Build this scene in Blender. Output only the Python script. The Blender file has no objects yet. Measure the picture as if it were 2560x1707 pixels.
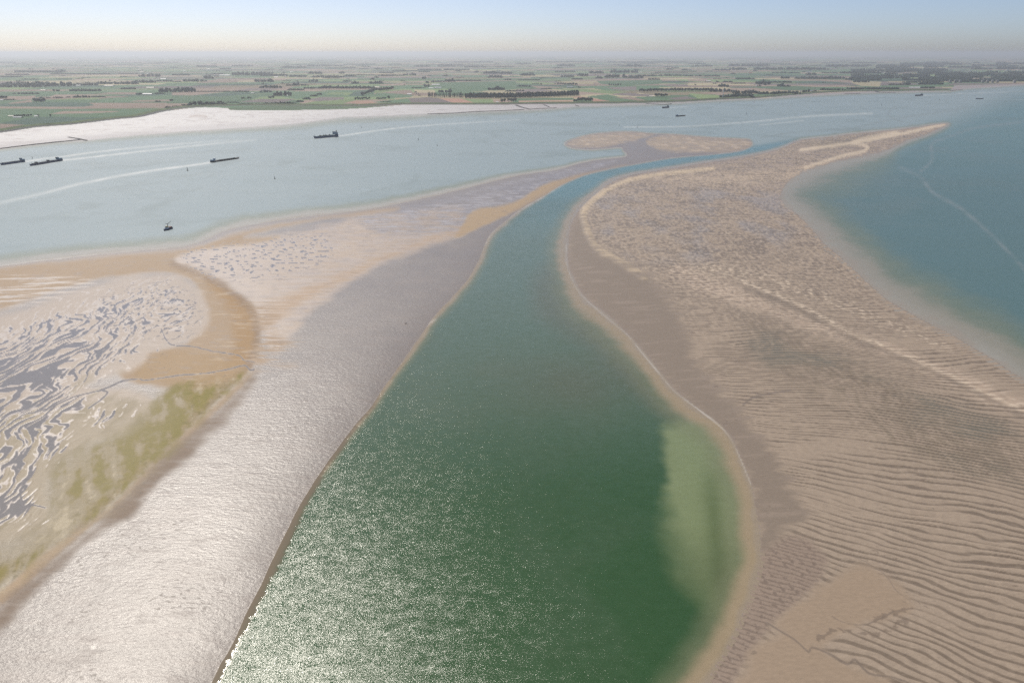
import bpy, bmesh, math, random
import numpy as np
from mathutils import Vector
random.seed(7); R = math.radians
SC = bpy.context.scene; COL = SC.collection

# ---------------------------------------------------------------- camera
H = 250.0; F = 1707.0; CU, CV, HV = 1280.0, 853.5, 132.0
PITCH = math.atan((CV - HV) / F); SP, CP = math.sin(PITCH), math.cos(PITCH)
cam = bpy.data.cameras.new('camera'); co = bpy.data.objects.new('camera', cam); COL.objects.link(co)
cam.sensor_width = 36; cam.lens = 36 * F / 2560; cam.clip_start = 1; cam.clip_end = 400000
co.location = (0, 0, H); co.rotation_euler = (math.pi / 2 - PITCH, 0, 0); SC.camera = co
# ---------------------------------------------------------------- light
SUN_AZ, SUN_EL = R(-31), R(51)
W = bpy.data.worlds.new('World'); SC.world = W; W.use_nodes = True
nt = W.node_tree; bg = nt.nodes['Background']; sky = nt.nodes.new('ShaderNodeTexSky')
sky.sky_type = 'NISHITA'; sky.sun_disc = False; sky.sun_elevation = SUN_EL; sky.sun_rotation = SUN_AZ
sky.altitude = 100; sky.air_density = 0.48; sky.dust_density = 1.1; sky.ozone_density = 1.3
nt.links.new(sky.outputs[0], bg.inputs[0]); bg.inputs[1].default_value = 0.11
sl = bpy.data.lights.new('sun', 'SUN'); sl.energy = 4.2; sl.angle = R(0.55); sl.color = (1, 0.93, 0.83)
so = bpy.data.objects.new('sun', sl); COL.objects.link(so)
sd = Vector((math.sin(SUN_AZ) * math.cos(SUN_EL), math.cos(SUN_AZ) * math.cos(SUN_EL), math.sin(SUN_EL)))
so.rotation_euler = (-sd).to_track_quat('-Z', 'Y').to_euler(); so.location = (0, 0, 500)
SC.view_settings.view_transform = 'Standard'; SC.view_settings.look = 'None'
SC.view_settings.exposure = 0.12; SC.view_settings.gamma = 1.0
SC.cycles.use_denoising = False
SC.cycles.volume_bounces = 0; SC.cycles.max_bounces = 4; SC.cycles.diffuse_bounces = 1
SC.cycles.glossy_bounces = 2; SC.cycles.sample_clamp_direct = 0; SC.cycles.caustics_reflective = False

# ---------------------------------------------------------------- projection of photo positions on the ground plane
def depth_t(v, z=0.0):
    yc = (CV - np.asarray(v, float)) / F
    return (H - z) / np.maximum(SP - yc * CP, 1e-6)
def g(u, v, z=0.0):
    t = depth_t(v, z); yc = (CV - np.asarray(v, float)) / F
    return (np.asarray(u, float) - CU) / F * t, (CP + yc * SP) * t
def gp(u, v, z=0.0):
    x, y = g(u, v, z); return Vector((float(x), float(y), z))
def D(pts): return [(x * 1.0884, y * 1.0884) for x, y in pts]
ZU = {1: 0, 2: 430, 3: 860, 4: 1290, 5: 1720, 6: 2130}
def Z(k, x, y): return ZU[k] + x / 5.47, 130 + y / 5.47
def Zp(k, pts): return [Z(k, x, y) for x, y in pts]

# ---------------------------------------------------------------- noise and masks (numpy)
def _h(ix, iy, s):
    n = (ix.astype(np.int64) * 374761393 + iy.astype(np.int64) * 668265263 + s * 974634777) & 0xFFFFFFFF
    n = ((n ^ (n >> 13)) * 1274126177) & 0xFFFFFFFF
    n = n ^ (n >> 16)
    return n
def hashf(ix, iy, s): return (_h(ix, iy, s) & 0xFFFF).astype(np.float32) / 65535.0
def noise(x, y, s=0):
    xi = np.floor(x); yi = np.floor(y); fx = (x - xi).astype(np.float32); fy = (y - yi).astype(np.float32)
    ux = fx * fx * fx * (fx * (fx * 6 - 15) + 10); uy = fy * fy * fy * (fy * (fy * 6 - 15) + 10)
    def gr(ax, ay, dx, dy):
        a = (_h(xi + ax, yi + ay, s) & 0xFFFF).astype(np.float32) * (2 * np.pi / 65536)
        return np.cos(a) * dx + np.sin(a) * dy
    a = gr(0, 0, fx, fy); b = gr(1, 0, fx - 1, fy); c = gr(0, 1, fx, fy - 1); d = gr(1, 1, fx - 1, fy - 1)
    return ((a + (b - a) * ux) * (1 - uy) + (c + (d - c) * ux) * uy) * 1.5
def fbm(x, y, s=0, o=3):
    r = 0; a = 1.0; q = 0
    for i in range(o):
        r = r + a * noise(x * 2 ** i, y * 2 ** i, s + i * 17); q += a; a *= .5
    return r / q * 1.3
def sm(x, a, b):
    t = np.clip((x - a) / (b - a), 0, 1); return t * t * (3 - 2 * t)
def spline(p, closed=True, n=4):
    p = np.array(p, float); N = len(p); out = []
    for i in range(N if closed else N - 1):
        idx = [(i - 1), i, (i + 1), (i + 2)]
        idx = [k % N for k in idx] if closed else [min(max(k, 0), N - 1) for k in idx]
        a, b, c, d = p[idx]
        for j in range(n):
            t = j / n
            out.append(.5 * (2 * b + (c - a) * t + (2 * a - 5 * b + 4 * c - d) * t * t + (3 * b - a - 3 * c + d) * t ** 3))
    if not closed: out.append(p[-1])
    return np.array(out)
def segdist(px, py, pts, closed):
    d2 = np.full(px.shape, 1e12, np.float32); ins = np.zeros(px.shape, bool)
    n = len(pts)
    for i in range(n if closed else n - 1):
        ax, ay = pts[i]; bx, by = pts[(i + 1) % n]
        ex, ey = bx - ax, by - ay; L = ex * ex + ey * ey
        if L < 1e-9: continue
        t = np.clip(((px - ax) * ex + (py - ay) * ey) / L, 0, 1)
        qx = px - ax - t * ex; qy = py - ay - t * ey
        np.minimum(d2, qx * qx + qy * qy, out=d2)
        if closed and ay != by:
            c = ((ay > py) != (by > py)) & (px < (bx - ax) * (py - ay) / (by - ay) + ax); ins ^= c
    d = np.sqrt(d2)
    return np.where(ins, d, -d) if closed else d
def interp(field, u0, v0, st, u, v):
    x = np.clip((u - u0) / st, 0, field.shape[1] - 1.001); y = np.clip((v - v0) / st, 0, field.shape[0] - 1.001)
    xi = x.astype(int); yi = y.astype(int); fx = (x - xi).astype(np.float32); fy = (y - yi).astype(np.float32)
    return (field[yi, xi] * (1 - fx) + field[yi, xi + 1] * fx) * (1 - fy) + (field[yi + 1, xi] * (1 - fx) + field[yi + 1, xi + 1] * fx) * fy
def sdf(poly, u, v, pad=60, st=4, smooth=True, closed=True):
    p = spline(poly, closed, 3) if smooth else np.array(poly, float)
    u0, u1 = p[:, 0].min() - pad, p[:, 0].max() + pad; v0, v1 = p[:, 1].min() - pad, p[:, 1].max() + pad
    gu, gv = np.meshgrid(np.arange(u0, u1 + st, st, dtype=np.float32), np.arange(v0, v1 + st, st, dtype=np.float32))
    f = segdist(gu, gv, p.astype(np.float32), closed)
    r = interp(f, u0, v0, st, u, v)
    out = (u < u0) | (u > u1) | (v < v0) | (v > v1)
    r[out] = -pad if closed else 1e4
    return r

# ---------------------------------------------------------------- traced shores (photo pixels on the ground plane)
S1 = D([(300,2000),(485,1568),(520,1500),(560,1415),(610,1320),(650,1235),(685,1165),(720,1105),(770,1035),(815,975),(855,930),(880,890),(920,835),(960,780),(990,735),(1040,680),(1075,640),(1098,600),(1110,570),(1125,540),(1160,508),(1200,478),(1240,455),(1290,425),(1340,403),(1400,388),(1460,377),(1540,363),(1620,356),(1680,350),(1712,343),(1727,333),(1724,324)]) + \
     [(1865,348),(1776,344),(1684,336),(1642,335),(1583,330),(1538,330),(1479,336),(1436,347),(1412,359),(1430,370),(1479,374),(1508,372),(1553,369),(1559,378),(1568,385),(1562,393),(1508,399),(1449,409),(1389,426),(1300,439)] + \
     D([(1140,415),(1070,433),(1000,450),(930,465),(870,478),(800,487),(720,496),(640,507),(560,520),(510,533),(470,553),(440,563),(400,570),(300,578),(200,587),(100,598),(0,612),(-300,660),(-900,780),(-900,2000)])
S2 = D([(1420,2000),(1620,1568),(1660,1500),(1700,1420),(1730,1340),(1745,1270),(1740,1190),(1725,1110),(1700,1050),(1675,1000),(1640,965),(1600,935),(1560,905),(1530,875),(1480,810),(1440,765),(1390,720),(1350,690),(1325,655),(1307,615),(1303,575),(1307,530),(1320,495),(1340,470),(1370,445),(1400,420),(1450,402),(1540,387),(1620,374),(1700,362),(1760,350),(1800,338),(1840,322),(1900,315),(1980,305),(2060,298),(2120,290),(2178,284),(2150,300),(2120,312),(2080,325),(2040,345),(1990,358),(1930,370),(1880,385),(1840,400),(1810,420),(1795,445),(1805,470),(1840,500),(1870,530),(1895,560),(1925,585),(1960,615),(2000,655),(2040,690),(2085,715),(2130,740),(2180,765),(2240,800),(2300,835),(2352,870),(2500,950),(2900,1150),(2900,2000)])
WATERLINE = [(-900,520),(-400,428),(0,373),(70,364),(140,356),(217,351),(256,347),(366,336),(475,328),(585,321),(695,314),(768,306),(860,293),(960,290),(1069,285),(1179,280),(1325,275),(1391,271),(1435,266),(1545,263),(1618,261),(1710,257),(1810,250.5),(1919,246),(1963,243),(2066,237),(2113,235),(2186,232),(2248,231),(2376,228.5),(2420,221.5),(2560,212.5),(2700,207),(3500,190)]
LANDLINE = [(-900,440),(-400,385),(0,333),(91,319),(183,312),(292,299),(347,294),(384,286),(413,279),(475,271),(512,269),(570,271),(574,276),(695,277),(860,274),(923,270),(1007,263),(1106,263),(1215,263),(1362,261),(1508,260),(1618,258),(1710,255.5),(1810,249.5),(1919,245),(1963,240),(2066,233),(2139,230),(2376,227),(2386,214),(2560,211),(2700,206),(3500,189)]

# ---------------------------------------------------------------- the ground grid
def axis(parts): return np.unique(np.concatenate([np.arange(a, b, s) for a, b, s in parts]).astype(np.float64))
ua = axis([(-760,-200,14),(-200,0,5),(0,2560,2.0),(2560,2760,5),(2760,3360,14)])
va = axis([(134.6,145,.6),(145,220,.9),(220,460,1.4),(460,1708,2.0),(1708,2000,6),(2000,3000,60),(3000,9000,800)])
U, V = np.meshgrid(ua, va); nv, nu = U.shape
X, Y = g(U, V)
U = U.astype(np.float32); V = V.astype(np.float32)
T = depth_t(V).astype(np.float32)
PS = np.clip((V - 132) / 700, .05, 3)           # rough perspective size
MPP = T / F * 1.6
wl = np.interp(U, *zip(*WATERLINE)).astype(np.float32); ll = np.interp(U, *zip(*LANDLINE)).astype(np.float32)
wob = fbm(X / 90, Y / 90, 3, 3) + .5 * fbm(X / 22, Y / 22, 5, 2)
s1 = sdf(S1, U, V, 420, 4) + wob * 2.2 * PS
s2 = sdf(S2, U, V, 420, 4) + wob * 2.6 * PS
s3 = (wl - V) * 1.0 + wob * .7
land = ll - V + fbm(X / 60, Y / 60, 9, 2) * .25
sea = np.maximum(np.maximum(s1, s2), s3)         # > 0 : dry
C = np.zeros(U.shape + (3,), np.float32); RO = np.full(U.shape, .5, np.float32); SPC = np.full(U.shape, .4, np.float32); BU = np.full(U.shape, .5, np.float32)
E = np.zeros(U.shape, np.float32)
def lay(m, col, ro=None, sp=None, bu=None):
    global C, RO, SPC, BU
    m = m.astype(np.float32); C = C * (1 - m[..., None]) + np.array(col, np.float32) * m[..., None]
    if ro is not None: RO = RO * (1 - m) + ro * m
    if sp is not None: SPC = SPC * (1 - m) + sp * m
    if bu is not None: BU = BU * (1 - m) + bu * m
n_big = fbm(X / 120, Y / 120, 21, 3); n_mid = fbm(X / 30, Y / 30, 31, 3)
strk = fbm(X / 45 + n_big, Y / 5, 41, 3)         # streaks left by draining water
strk2 = fbm((X + Y * .2) / 60, (Y - X * .12) / 9, 45, 3)
def pm(poly, fe, wobble=6, off=0, src=False):
    d = sdf(poly if src else D(poly), U, V, 60 + fe)
    return sm(d + off + (n_mid * wobble + n_big * wobble * .7) * np.minimum(PS, 1.6), -fe, fe)
def line(pts, w, src=False, n_amp=1.5):
    d = sdf(pts if src else D(pts), U, V, 60, 3, True, False)
    return np.clip(1 - np.abs(d + n_mid * n_amp * PS) / w, 0, 1)
# --- left bank
lay(np.ones_like(U), (.172,.145,.122), .38, .75, 1.5)
lay(sm(strk + .5 * n_mid, -.1, .7) * .3, (.21,.168,.14), .38, .68)
lay(pm([(400,602),(440,577),(560,560),(700,532),(800,505),(950,488),(1060,482),(1060,540),(900,600),(800,660),(700,740),(640,820),(600,760),(590,720),(540,670),(470,640)], 14), (.335,.265,.205), .42, .8, .6)
lay(pm([(820,495),(950,472),(1100,437),(1250,400),(1420,366),(1330,400),(1250,425),(1200,460),(1090,485),(1065,530),(900,545),(830,520)], 8) * (.75 + .25 * strk2), (.20,.18,.18), .40, .75, .3)
L4_ = pm([(820,495),(950,472),(1100,437),(1250,400),(1420,366),(1330,400),(1250,425),(1200,460),(1090,485),(1065,530),(900,545),(830,520)], 8); lay(L4_ * sm(strk2 + .5 * fbm(X / 14, Y / 10, 105, 3), .0, .45) * .75, (.31,.285,.275), .38, .9); lay(L4_ * sm(-strk2 + .6 * fbm(X / 10, Y / 8, 106, 3), .15, .5) * .6, (.13,.115,.11), .5, .4)
G_ = pm([(400,602),(440,577),(560,560),(700,532),(800,505),(950,488),(1060,482),(1060,540),(900,600),(800,660),(700,740),(640,820),(600,760),(590,720),(540,670),(470,640)], 14); lay(G_ * sm(strk + .6 * n_mid + .25, -.1, .5) * sm(U, 560, 800) * .55, (.29,.205,.125), .5, .5); lay(G_ * sm(fbm(X / 26, Y / 12, 107, 4) + strk * .3, .1, .5) * .5, (.24,.20,.175), .42, .8)
lay(pm([(900,470),(1100,440),(1250,408),(1340,388),(1250,418),(1150,440),(1000,472),(900,490)], 7) * sm(strk2 + .3 * n_mid, -.2, .4) * .8, (.125,.11,.11), .45, .5)
lay(pm([(1062,520),(1085,487),(1150,475),(1190,462),(1250,425),(1330,402),(1400,387),(1440,379),(1345,405),(1240,456),(1190,482),(1130,512),(1050,547),(1055,535)], 5, 4), (.315,.225,.13), .6, .3, .5)
lay(pm([(1055,535),(1000,552),(900,590),(800,645),(700,700),(640,745),(600,770),(610,720),(700,670),(820,620),(940,570),(1000,548)], 16) * (.55 + .45 * sm(strk, -.3, .3)), (.31,.205,.115), .55, .4)
lay(pm([(-300,672),(0,616),(200,592),(300,583),(420,573),(480,560),(540,538),(600,524),(700,506),(860,482),(915,478),(890,488),(760,503),(700,512),(600,532),(560,548),(640,545),(600,560),(480,572),(420,585),(400,605),(470,640),(540,685),(585,725),(590,800),(575,860),(480,915),(300,890),(290,835),(430,800),(455,720),(450,660),(380,630),(200,650),(0,720),(-300,800)], 9, 5) * .95, (.285,.195,.108), .6, .28, .6)
lay(pm([(470,640),(540,685),(585,725),(595,800),(580,855),(520,890),(440,900),(520,850),(540,780),(520,710)], 18) * .9, (.27,.16,.058), .6, .25)
EDG = [(400,608),(480,642),(545,688),(585,728),(592,800),(577,850),(545,885),(480,940),(380,1040),(300,1120),(180,1240),(40,1380)]
lay(sm(line(EDG, 22, False, 9) + .3 * strk, .15, .95) * .75, (.19,.12,.065), .62, .25)
lay(pm([(330,845),(430,815),(520,835),(575,860),(545,885),(440,900),(330,890)], 14, 8) * .7, (.29,.19,.085), .6, .25)
lay(sm(strk + .8 * fbm(X / 18, Y / 14, 401, 3), .15, .7) * pm([(420,610),(540,680),(590,730),(590,860),(480,910),(430,870),(460,760),(450,660)], 14) * .5, (.33,.24,.14), .5, .5)
lay(pm([(0,640),(200,645),(210,670),(120,700),(0,715),(-300,790),(-300,690)], 10) * sm(strk2, -.1, .4), (.35,.29,.23), .40, .9)
POOLF = [(-500,800),(0,735),(120,692),(250,652),(330,634),(420,640),(470,690),(480,760),(430,798),(350,820),(330,850),(250,880),(200,905),(330,915),(360,960),(300,1005),(200,1040),(110,1120),(120,1220),(60,1260),(0,1270),(-500,1450)]
mp = pm(POOLF, 12)
lay(mp * .95, (.275,.212,.155), .47, .6, .6)
ALG = [(565,868),(520,888),(400,905),(350,960),(300,1015),(200,1060),(140,1120),(125,1210),(60,1290),(0,1310),(-500,1520),(-500,1720),(0,1390),(80,1310),(150,1260),(260,1180),(340,1100),(450,990),(545,900)]
ma = pm(ALG, 24, 12)
astk = fbm((X * .9 + Y * .43 + 6 * n_big) / 9, (Y * .9 - X * .43) / 34, 55, 4) * .8 + .5 * n_big
lay(ma * (.6 + .4 * sm(astk, -.3, .3)), (.25,.195,.075), .7, .2, .9)
lay(ma * sm(fbm(X / 3.5, Y / 5, 314, 3) + .4 * astk, .1, .5) * .5, (.14,.125,.045), .8, .15); lay(ma * sm(-astk + .3 * fbm(X / 5, Y / 8, 315, 2), .35, .6) * .7, (.32,.255,.15), .5, .6)
lay(ma * sm(astk + n_mid * .5, .0, .5) * .7, (.185,.17,.05), .75, .2)
lay(pm([(590,862),(560,905),(455,1005),(355,1100),(275,1180),(150,1285),(0,1425),(-400,1750),(-400,1660),(0,1385),(80,1312),(150,1262),(260,1182),(340,1102),(450,992),(545,900)], 8, 5), (.30,.21,.12), .58, .35)
lay(pm([(600,850),(585,900),(475,1025),(375,1115),(300,1200),(190,1290),(80,1400),(-100,1560),(-400,1800),(-400,1740),(0,1418),(150,1282),(275,1176),(355,1096),(455,1000),(560,900)], 16, 10) * (.8 + .2 * sm(strk + n_mid, -.4, .4)), (.175,.125,.085), .6, .3)
lay(pm([(580,720),(640,700),(640,780),(700,800),(620,830),(680,850),(600,870),(575,840),(590,780)], 18, 12) * sm(strk, -.25, .25), (.27,.18,.10), .55, .4)
def Rz(p): return [(1300 + x / 3.36, 250 + y / 3.36) for x, y in p]
isl_l = pm(Rz([(385,378),(500,312),(600,290),(800,272),(950,270),(1130,290),(1000,330),(850,360),(750,390),(600,402),(480,398)]), 5, 6, 0, True)
isl_r = pm(Rz([(1060,345),(1180,300),(1290,290),(1600,315),(1900,330),(1955,365),(1945,405),(1860,435),(1500,442),(1250,430),(1130,400)]), 5, 6, 0, True)
lay(np.maximum(isl_l, isl_r) * (.65 + .35 * sm(n_mid + strk2, -.4, .3)), (.295,.235,.175), .6, .3)
lay(np.maximum(isl_l, isl_r) * sm(fbm(X / 30, Y / 60, 87, 3), .1, .5) * .7, (.42,.34,.26), .6, .3)
# --- right bank
m2 = sm(s2, -2, 4)
lay(m2, (.285,.225,.168), .6, .3, 1.0)
far2 = m2 * sm(V, 700, 420)
lay(far2 * sm(n_mid + .4 * strk2, -.4, .5), (.30,.235,.18), .5, .4)
lay(m2 * pm([(1340,470),(1500,440),(1750,420),(1820,470),(1800,560),(1600,600),(1450,590),(1360,540)], 30) * sm(fbm(X / 70, Y / 150, 61, 4), -.1, .35) * .55, (.23,.21,.20), .34, .7)
crest = line([(1385,440),(1342,480),(1345,520),(1370,570),(1420,600),(1480,640)], 11) + line([(1380,445),(1450,412),(1560,396),(1640,388)], 7) * .8
lay(m2 * np.clip(crest, 0, 1) ** .7, (.52,.42,.29), .65, .3)
crest2 = line([(1840,345),(1950,330),(2060,310),(2170,286)], 6) + .8 * line([(1850,385),(1930,360),(1985,348),(1990,335),(1960,328),(1985,318),(2060,304)], 6)
lay(m2 * np.clip(crest2, 0, 1), (.52,.43,.32), .6, .3)
lay(m2 * pm([(1840,328),(1980,310),(2030,306),(1980,330),(1900,345),(1870,338)], 8) * .7, (.22,.18,.13), .6, .3)
pale = pm([(1560,610),(1700,670),(1900,745),(2050,790),(2352,920),(2600,1010),(2600,1080),(2352,965),(2050,825),(1850,760),(1650,690),(1540,635)], 14, 10)
pale2 = pm([(1500,410),(1640,400),(1800,390),(1900,372),(1800,415),(1640,425)], 10, 6)
dark = pm([(1700,720),(1850,770),(2000,850),(2150,920),(2352,1000),(2600,1100),(2600,1240),(2352,1110),(2100,1050),(1950,960),(1830,880),(1740,810)], 40, 18)
R1 = [(1303,575),(1310,520),(1336,500),(1343,530),(1380,582),(1440,612),(1510,662),(1555,720),(1585,790),(1610,860),(1680,930),(1720,985),(1790,1060),(1820,1130),(1850,1190),(1800,1235),(1742,1270),(1738,1190),(1722,1110),(1697,1050),(1672,1000),(1635,965),(1595,935),(1555,905),(1525,875),(1475,810),(1435,765),(1385,720),(1345,690),(1320,655),(1304,615)]
mr1 = sm(sdf(D(R1), U, V, 90) + 26 * strk2 * np.minimum(PS, 1.2) + 10 * n_mid, -22, 16) * m2
R6 = [(1780,1425),(1900,1335),(1960,1302),(2040,1342),(2085,1390),(2075,1425),(1950,1440),(1880,1490),(1780,1445)]
R6b = [(1690,1600),(1750,1490),(1820,1445),(1900,1495),(1990,1535),(2060,1580),(2000,1750),(1600,1800)]
mr6 = np.maximum(pm(R6, 16, 16), pm(R6b, 16, 16))
R7 = [(1742,1280),(1830,1230),(1905,1290),(1830,1390),(1750,1460),(1690,1545),(1640,1620),(1625,1568),(1700,1425)]
mr7 = pm(R7, 14, 8) * m2 * (1 - mr6)
# ripples: about 8 m apart, crests lying across the bank
a0 = R(-14); al = X * math.cos(a0) + Y * math.sin(a0); ac = -X * math.sin(a0) + Y * math.cos(a0)
al = al.astype(np.float32); ac = ac.astype(np.float32)
slp = .5 * np.clip((600 - Y) / 310, 0, 1.15) ** 1.2
pot = (Y + slp * (X - 250)).astype(np.float32)
wrp = fbm(X / 150, Y / 150, 71, 2) * 13 + fbm(X / 48, Y / 30, 72, 2) * (1.5 + 4.0 * sm(V, 1100, 1500))
rn = noise(X / 46 + 7, (pot + wrp) / 3.6, 73) + .5 * noise(X / 17, (pot + wrp) / 2.0, 74)
r1 = np.sin((pot + wrp + 1.9 * noise(X / 24, Y / 13, 85) + .7 * noise(X / 9, Y / 5, 86)) * (2 * np.pi / 6.7)); r2 = np.sin((pot + wrp * .8 + 1.5 * noise(X / 40, Y / 25, 79)) * (2 * np.pi / 4.4))
mixr = np.clip(sm(fbm(X / 70, Y / 70, 78, 2), -.2, .35) + sm(V, 1150, 1400) - dark * .9, 0, 1)
rip = np.clip(.95 * (r1 * mixr + r2 * (1 - mixr)) + .62 * rn, -1.4, 1.4)
chop = noise(al / 7, (ac + wrp * .6) / 4.0, 75) + .6 * noise(al / 4, ac / 2.6, 76)
nearm = sm(V, 640, 900)
ripk = m2 * (1 - mr1) * (1 - mr6) * (1 - .75 * mr7)
rr = (rip * nearm + (.5 * rip + .9 * chop) * (1 - nearm))
low = fbm(X / 75, Y / 75, 77, 3)
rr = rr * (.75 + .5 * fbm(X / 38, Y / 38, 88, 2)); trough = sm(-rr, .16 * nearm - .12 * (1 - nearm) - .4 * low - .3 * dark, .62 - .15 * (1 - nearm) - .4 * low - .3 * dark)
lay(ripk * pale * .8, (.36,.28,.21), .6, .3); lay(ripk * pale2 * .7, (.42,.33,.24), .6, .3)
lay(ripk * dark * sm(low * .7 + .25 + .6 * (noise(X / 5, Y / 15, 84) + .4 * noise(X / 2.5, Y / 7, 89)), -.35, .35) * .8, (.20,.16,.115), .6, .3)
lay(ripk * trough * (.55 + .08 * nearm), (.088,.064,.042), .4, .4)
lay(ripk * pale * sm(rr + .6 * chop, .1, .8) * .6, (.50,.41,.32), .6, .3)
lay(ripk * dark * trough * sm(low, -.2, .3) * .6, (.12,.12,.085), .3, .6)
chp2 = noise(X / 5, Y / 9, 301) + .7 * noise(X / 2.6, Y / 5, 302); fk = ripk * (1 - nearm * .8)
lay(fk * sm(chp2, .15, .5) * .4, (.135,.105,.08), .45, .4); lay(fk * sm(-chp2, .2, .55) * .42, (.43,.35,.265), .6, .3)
def W2(p): return [(1280 + x / 1.2, 400 + y / 1.2) for x, y in p]
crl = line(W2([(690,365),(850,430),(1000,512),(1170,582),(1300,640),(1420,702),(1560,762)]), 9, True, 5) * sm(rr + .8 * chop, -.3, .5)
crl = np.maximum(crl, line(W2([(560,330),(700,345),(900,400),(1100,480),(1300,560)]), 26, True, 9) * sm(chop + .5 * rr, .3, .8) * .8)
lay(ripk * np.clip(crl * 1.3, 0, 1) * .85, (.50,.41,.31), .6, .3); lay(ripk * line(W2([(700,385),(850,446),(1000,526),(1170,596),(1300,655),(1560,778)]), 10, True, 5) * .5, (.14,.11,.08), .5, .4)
lay(m2 * np.clip(crest, 0, 1) * (.75 + .25 * chop), (.47,.37,.25), .6, .3); lay(m2 * np.clip(crest2, 0, 1) * .8, (.50,.41,.30), .6, .3)
lay(mr1, (.195,.155,.118), .55, .28, .7)
lay(mr1 * sm(strk2 + n_mid * .3, .1, .6) * .45, (.26,.205,.16), .55, .35)
gx = np.sin((X * .98 + Y * .2 + 1.6 * n_mid) * 2 * np.pi / 5.2) * .5 + fbm(X / 4, Y / 2.6, 81, 2); gy = np.sin((Y + .5 * X + 3 * n_mid) * 2 * np.pi / 3.6) + .6 * fbm(X / 3, Y / 5, 82, 2)
lay(mr7, (.235,.18,.138), .55, .3); lay(mr7 * np.maximum(sm(gx, .35, .8), sm(gy, .3, .9)) * .55, (.11,.08,.06), .45, .4)
lay(mr6 * m2, (.27,.205,.145), .6, .25, .6)
ms_ = sm(s1, 0, 12) * (1 - mp) * (1 - ma); tick = sm(noise(X / 3.0, Y / 1.6, 311), .42, .55) * sm(fbm(X / 40, Y / 40, 312, 2), .0, .4)
lay(ms_ * tick * .45 * sm(V, 700, 900), (.11,.085,.065), .6, .3)
RO = RO + ms_ * .05 * n_big + ms_ * .03 * n_mid; lay(ms_ * sm(fbm(X / 20, Y / 7, 313, 4), .15, .6) * .35, (.15,.115,.095), .46, .5)
def ZZ(u0, v0, s, pts): return [(u0 + x / s, v0 + y / s) for x, y in pts]
chan2 = line(ZZ(1700,1100,2.584,[(1080,740),(1200,790),(1330,880),(1390,970),(1480,1040),(1530,1080)]), 3.2, True) + line(ZZ(1700,1100,2.584,[(560,1180),(640,1230),(740,1290),(830,1370),(850,1340),(960,1380),(1080,1450),(1130,1420),(1220,1510),(1350,1530),(1500,1580)]), 3.6, True) \
    + line(ZZ(1700,600,2.735,[(760,1030),(600,1055),(500,1080),(430,1130)]), 4, True) + line(ZZ(1700,1100,2.584,[(980,1140),(1060,1180),(1200,1195),(1380,1110)]), 3, True)
lay(np.clip(chan2 * 1.4 + .5 * n_mid, 0, 1) * np.clip(chan2 * 4, 0, 1) * m2 * .75, (.15,.115,.085), .4, .6)
blot = line(ZZ(1700,1100,2.584,[(1260,1165),(1380,1115),(1500,1090)]), 12, True, 8) + line(ZZ(1700,1100,2.584,[(900,1280),(1040,1220),(1250,1260),(1450,1180)]), 14, True, 10)
lay(sm(np.clip(blot, 0, 1) + .5 * n_mid + .7 * fbm(X / 4, Y / 3, 83, 3), .5, .75) * m2 * .7, (.16,.12,.085), .4, .5)
# --- pools on the left flat (tan and olive silt runs on under the lower pools)
lay(pm([(-300,1000),(120,950),(330,930),(430,950),(330,1090),(150,1270),(0,1330),(-300,1480)], 45, 14) * .7, (.215,.17,.09), .55, .4)
lay(ma * sm(astk + .4 * fbm(X / 6, Y / 10, 412, 3), -.1, .4) * .55, (.205,.175,.045), .7, .2); lay(ma * sm(-astk + .5 * fbm(X / 4, Y / 9, 413, 3), .3, .6) * .5, (.29,.23,.12), .5, .6)
lay(mp * sm(V, 880, 1000) * sm(fbm(X / 14, Y / 40, 411, 3), -.1, .5) * .5, (.19,.155,.08), .6, .3)
aw = fbm(X / 70, Y / 110, 91, 2) * 22 + fbm(X / 18, Y / 26, 92, 2) * 5.5 - .16 * (Y - 520)
ang = R(90); pa = X * math.cos(ang) + Y * math.sin(ang); pc = -X * math.sin(ang) + Y * math.cos(ang) + aw
pn = noise(pa / 34, pc / 4.2, 93) + .6 * noise(pa / 12 + 3, pc / 2.5, 94) + .2 * noise(pa / 4, pc / 1.8, 96)
dens = fbm(X / 150 + 4, Y / 150, 95, 2) * .35
left_bias = sm(U, 520, 100) * .24 - .12
edge = (sm(sdf(D(POOLF), U, V, 80), 4, 70) - 1) * .8
pv = pn + dens + left_bias + edge - .25 + .25 * sm(np.abs(V - 930), 90, 0) + .16 * sm(V, 980, 1150)
pool = sm(pv, -.02, .16) * mp * .92; rim = sm(pv, -.26 - .5 * sm(V, 930, 800), -.02) * mp
fin = noise(X / 3.2, Y / 7, 97)
pool = np.maximum(pool, mp * sm(fin + .2 * n_mid, .32, .5) * pm([(250,680),(400,660),(460,720),(440,780),(330,790),(240,740)], 20) * .8)
m_s = pm([(430,580),(560,562),(740,540),(760,590),(640,640),(520,645),(440,625)], 16, 8)
ps = noise(X / 9, Y / 7, 98) + .5 * noise(X / 4, Y / 5, 99)
pool = np.maximum(pool, m_s * sm(ps, .40, .52)); rim = np.maximum(rim, m_s * sm(ps, .1, .4) * .6)
ch1 = line(ZZ(0,600,2.735,[(210,1240),(340,1200),(520,1120),(700,1075),(850,1010),(960,995),(1010,1005),(1230,970),(1400,960),(1560,930),(1680,900),(1720,935),(1790,910)]), 3.6, True, 1) 
ch2 = line(ZZ(0,600,2.735,[(1110,640),(1170,750),(1320,765),(1460,800),(1640,830),(1690,870),(1900,880),(2100,855),(2250,848)]), 3.0, True, 1) + line(ZZ(0,600,2.735,[(700,1075),(750,1090),(690,1150),(620,1200)]), 4, True, 1) + line(ZZ(0,600,2.735,[(180,1700),(160,1800),(190,1880),(240,1870),(330,1890)]), 4, True, 1)
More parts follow.
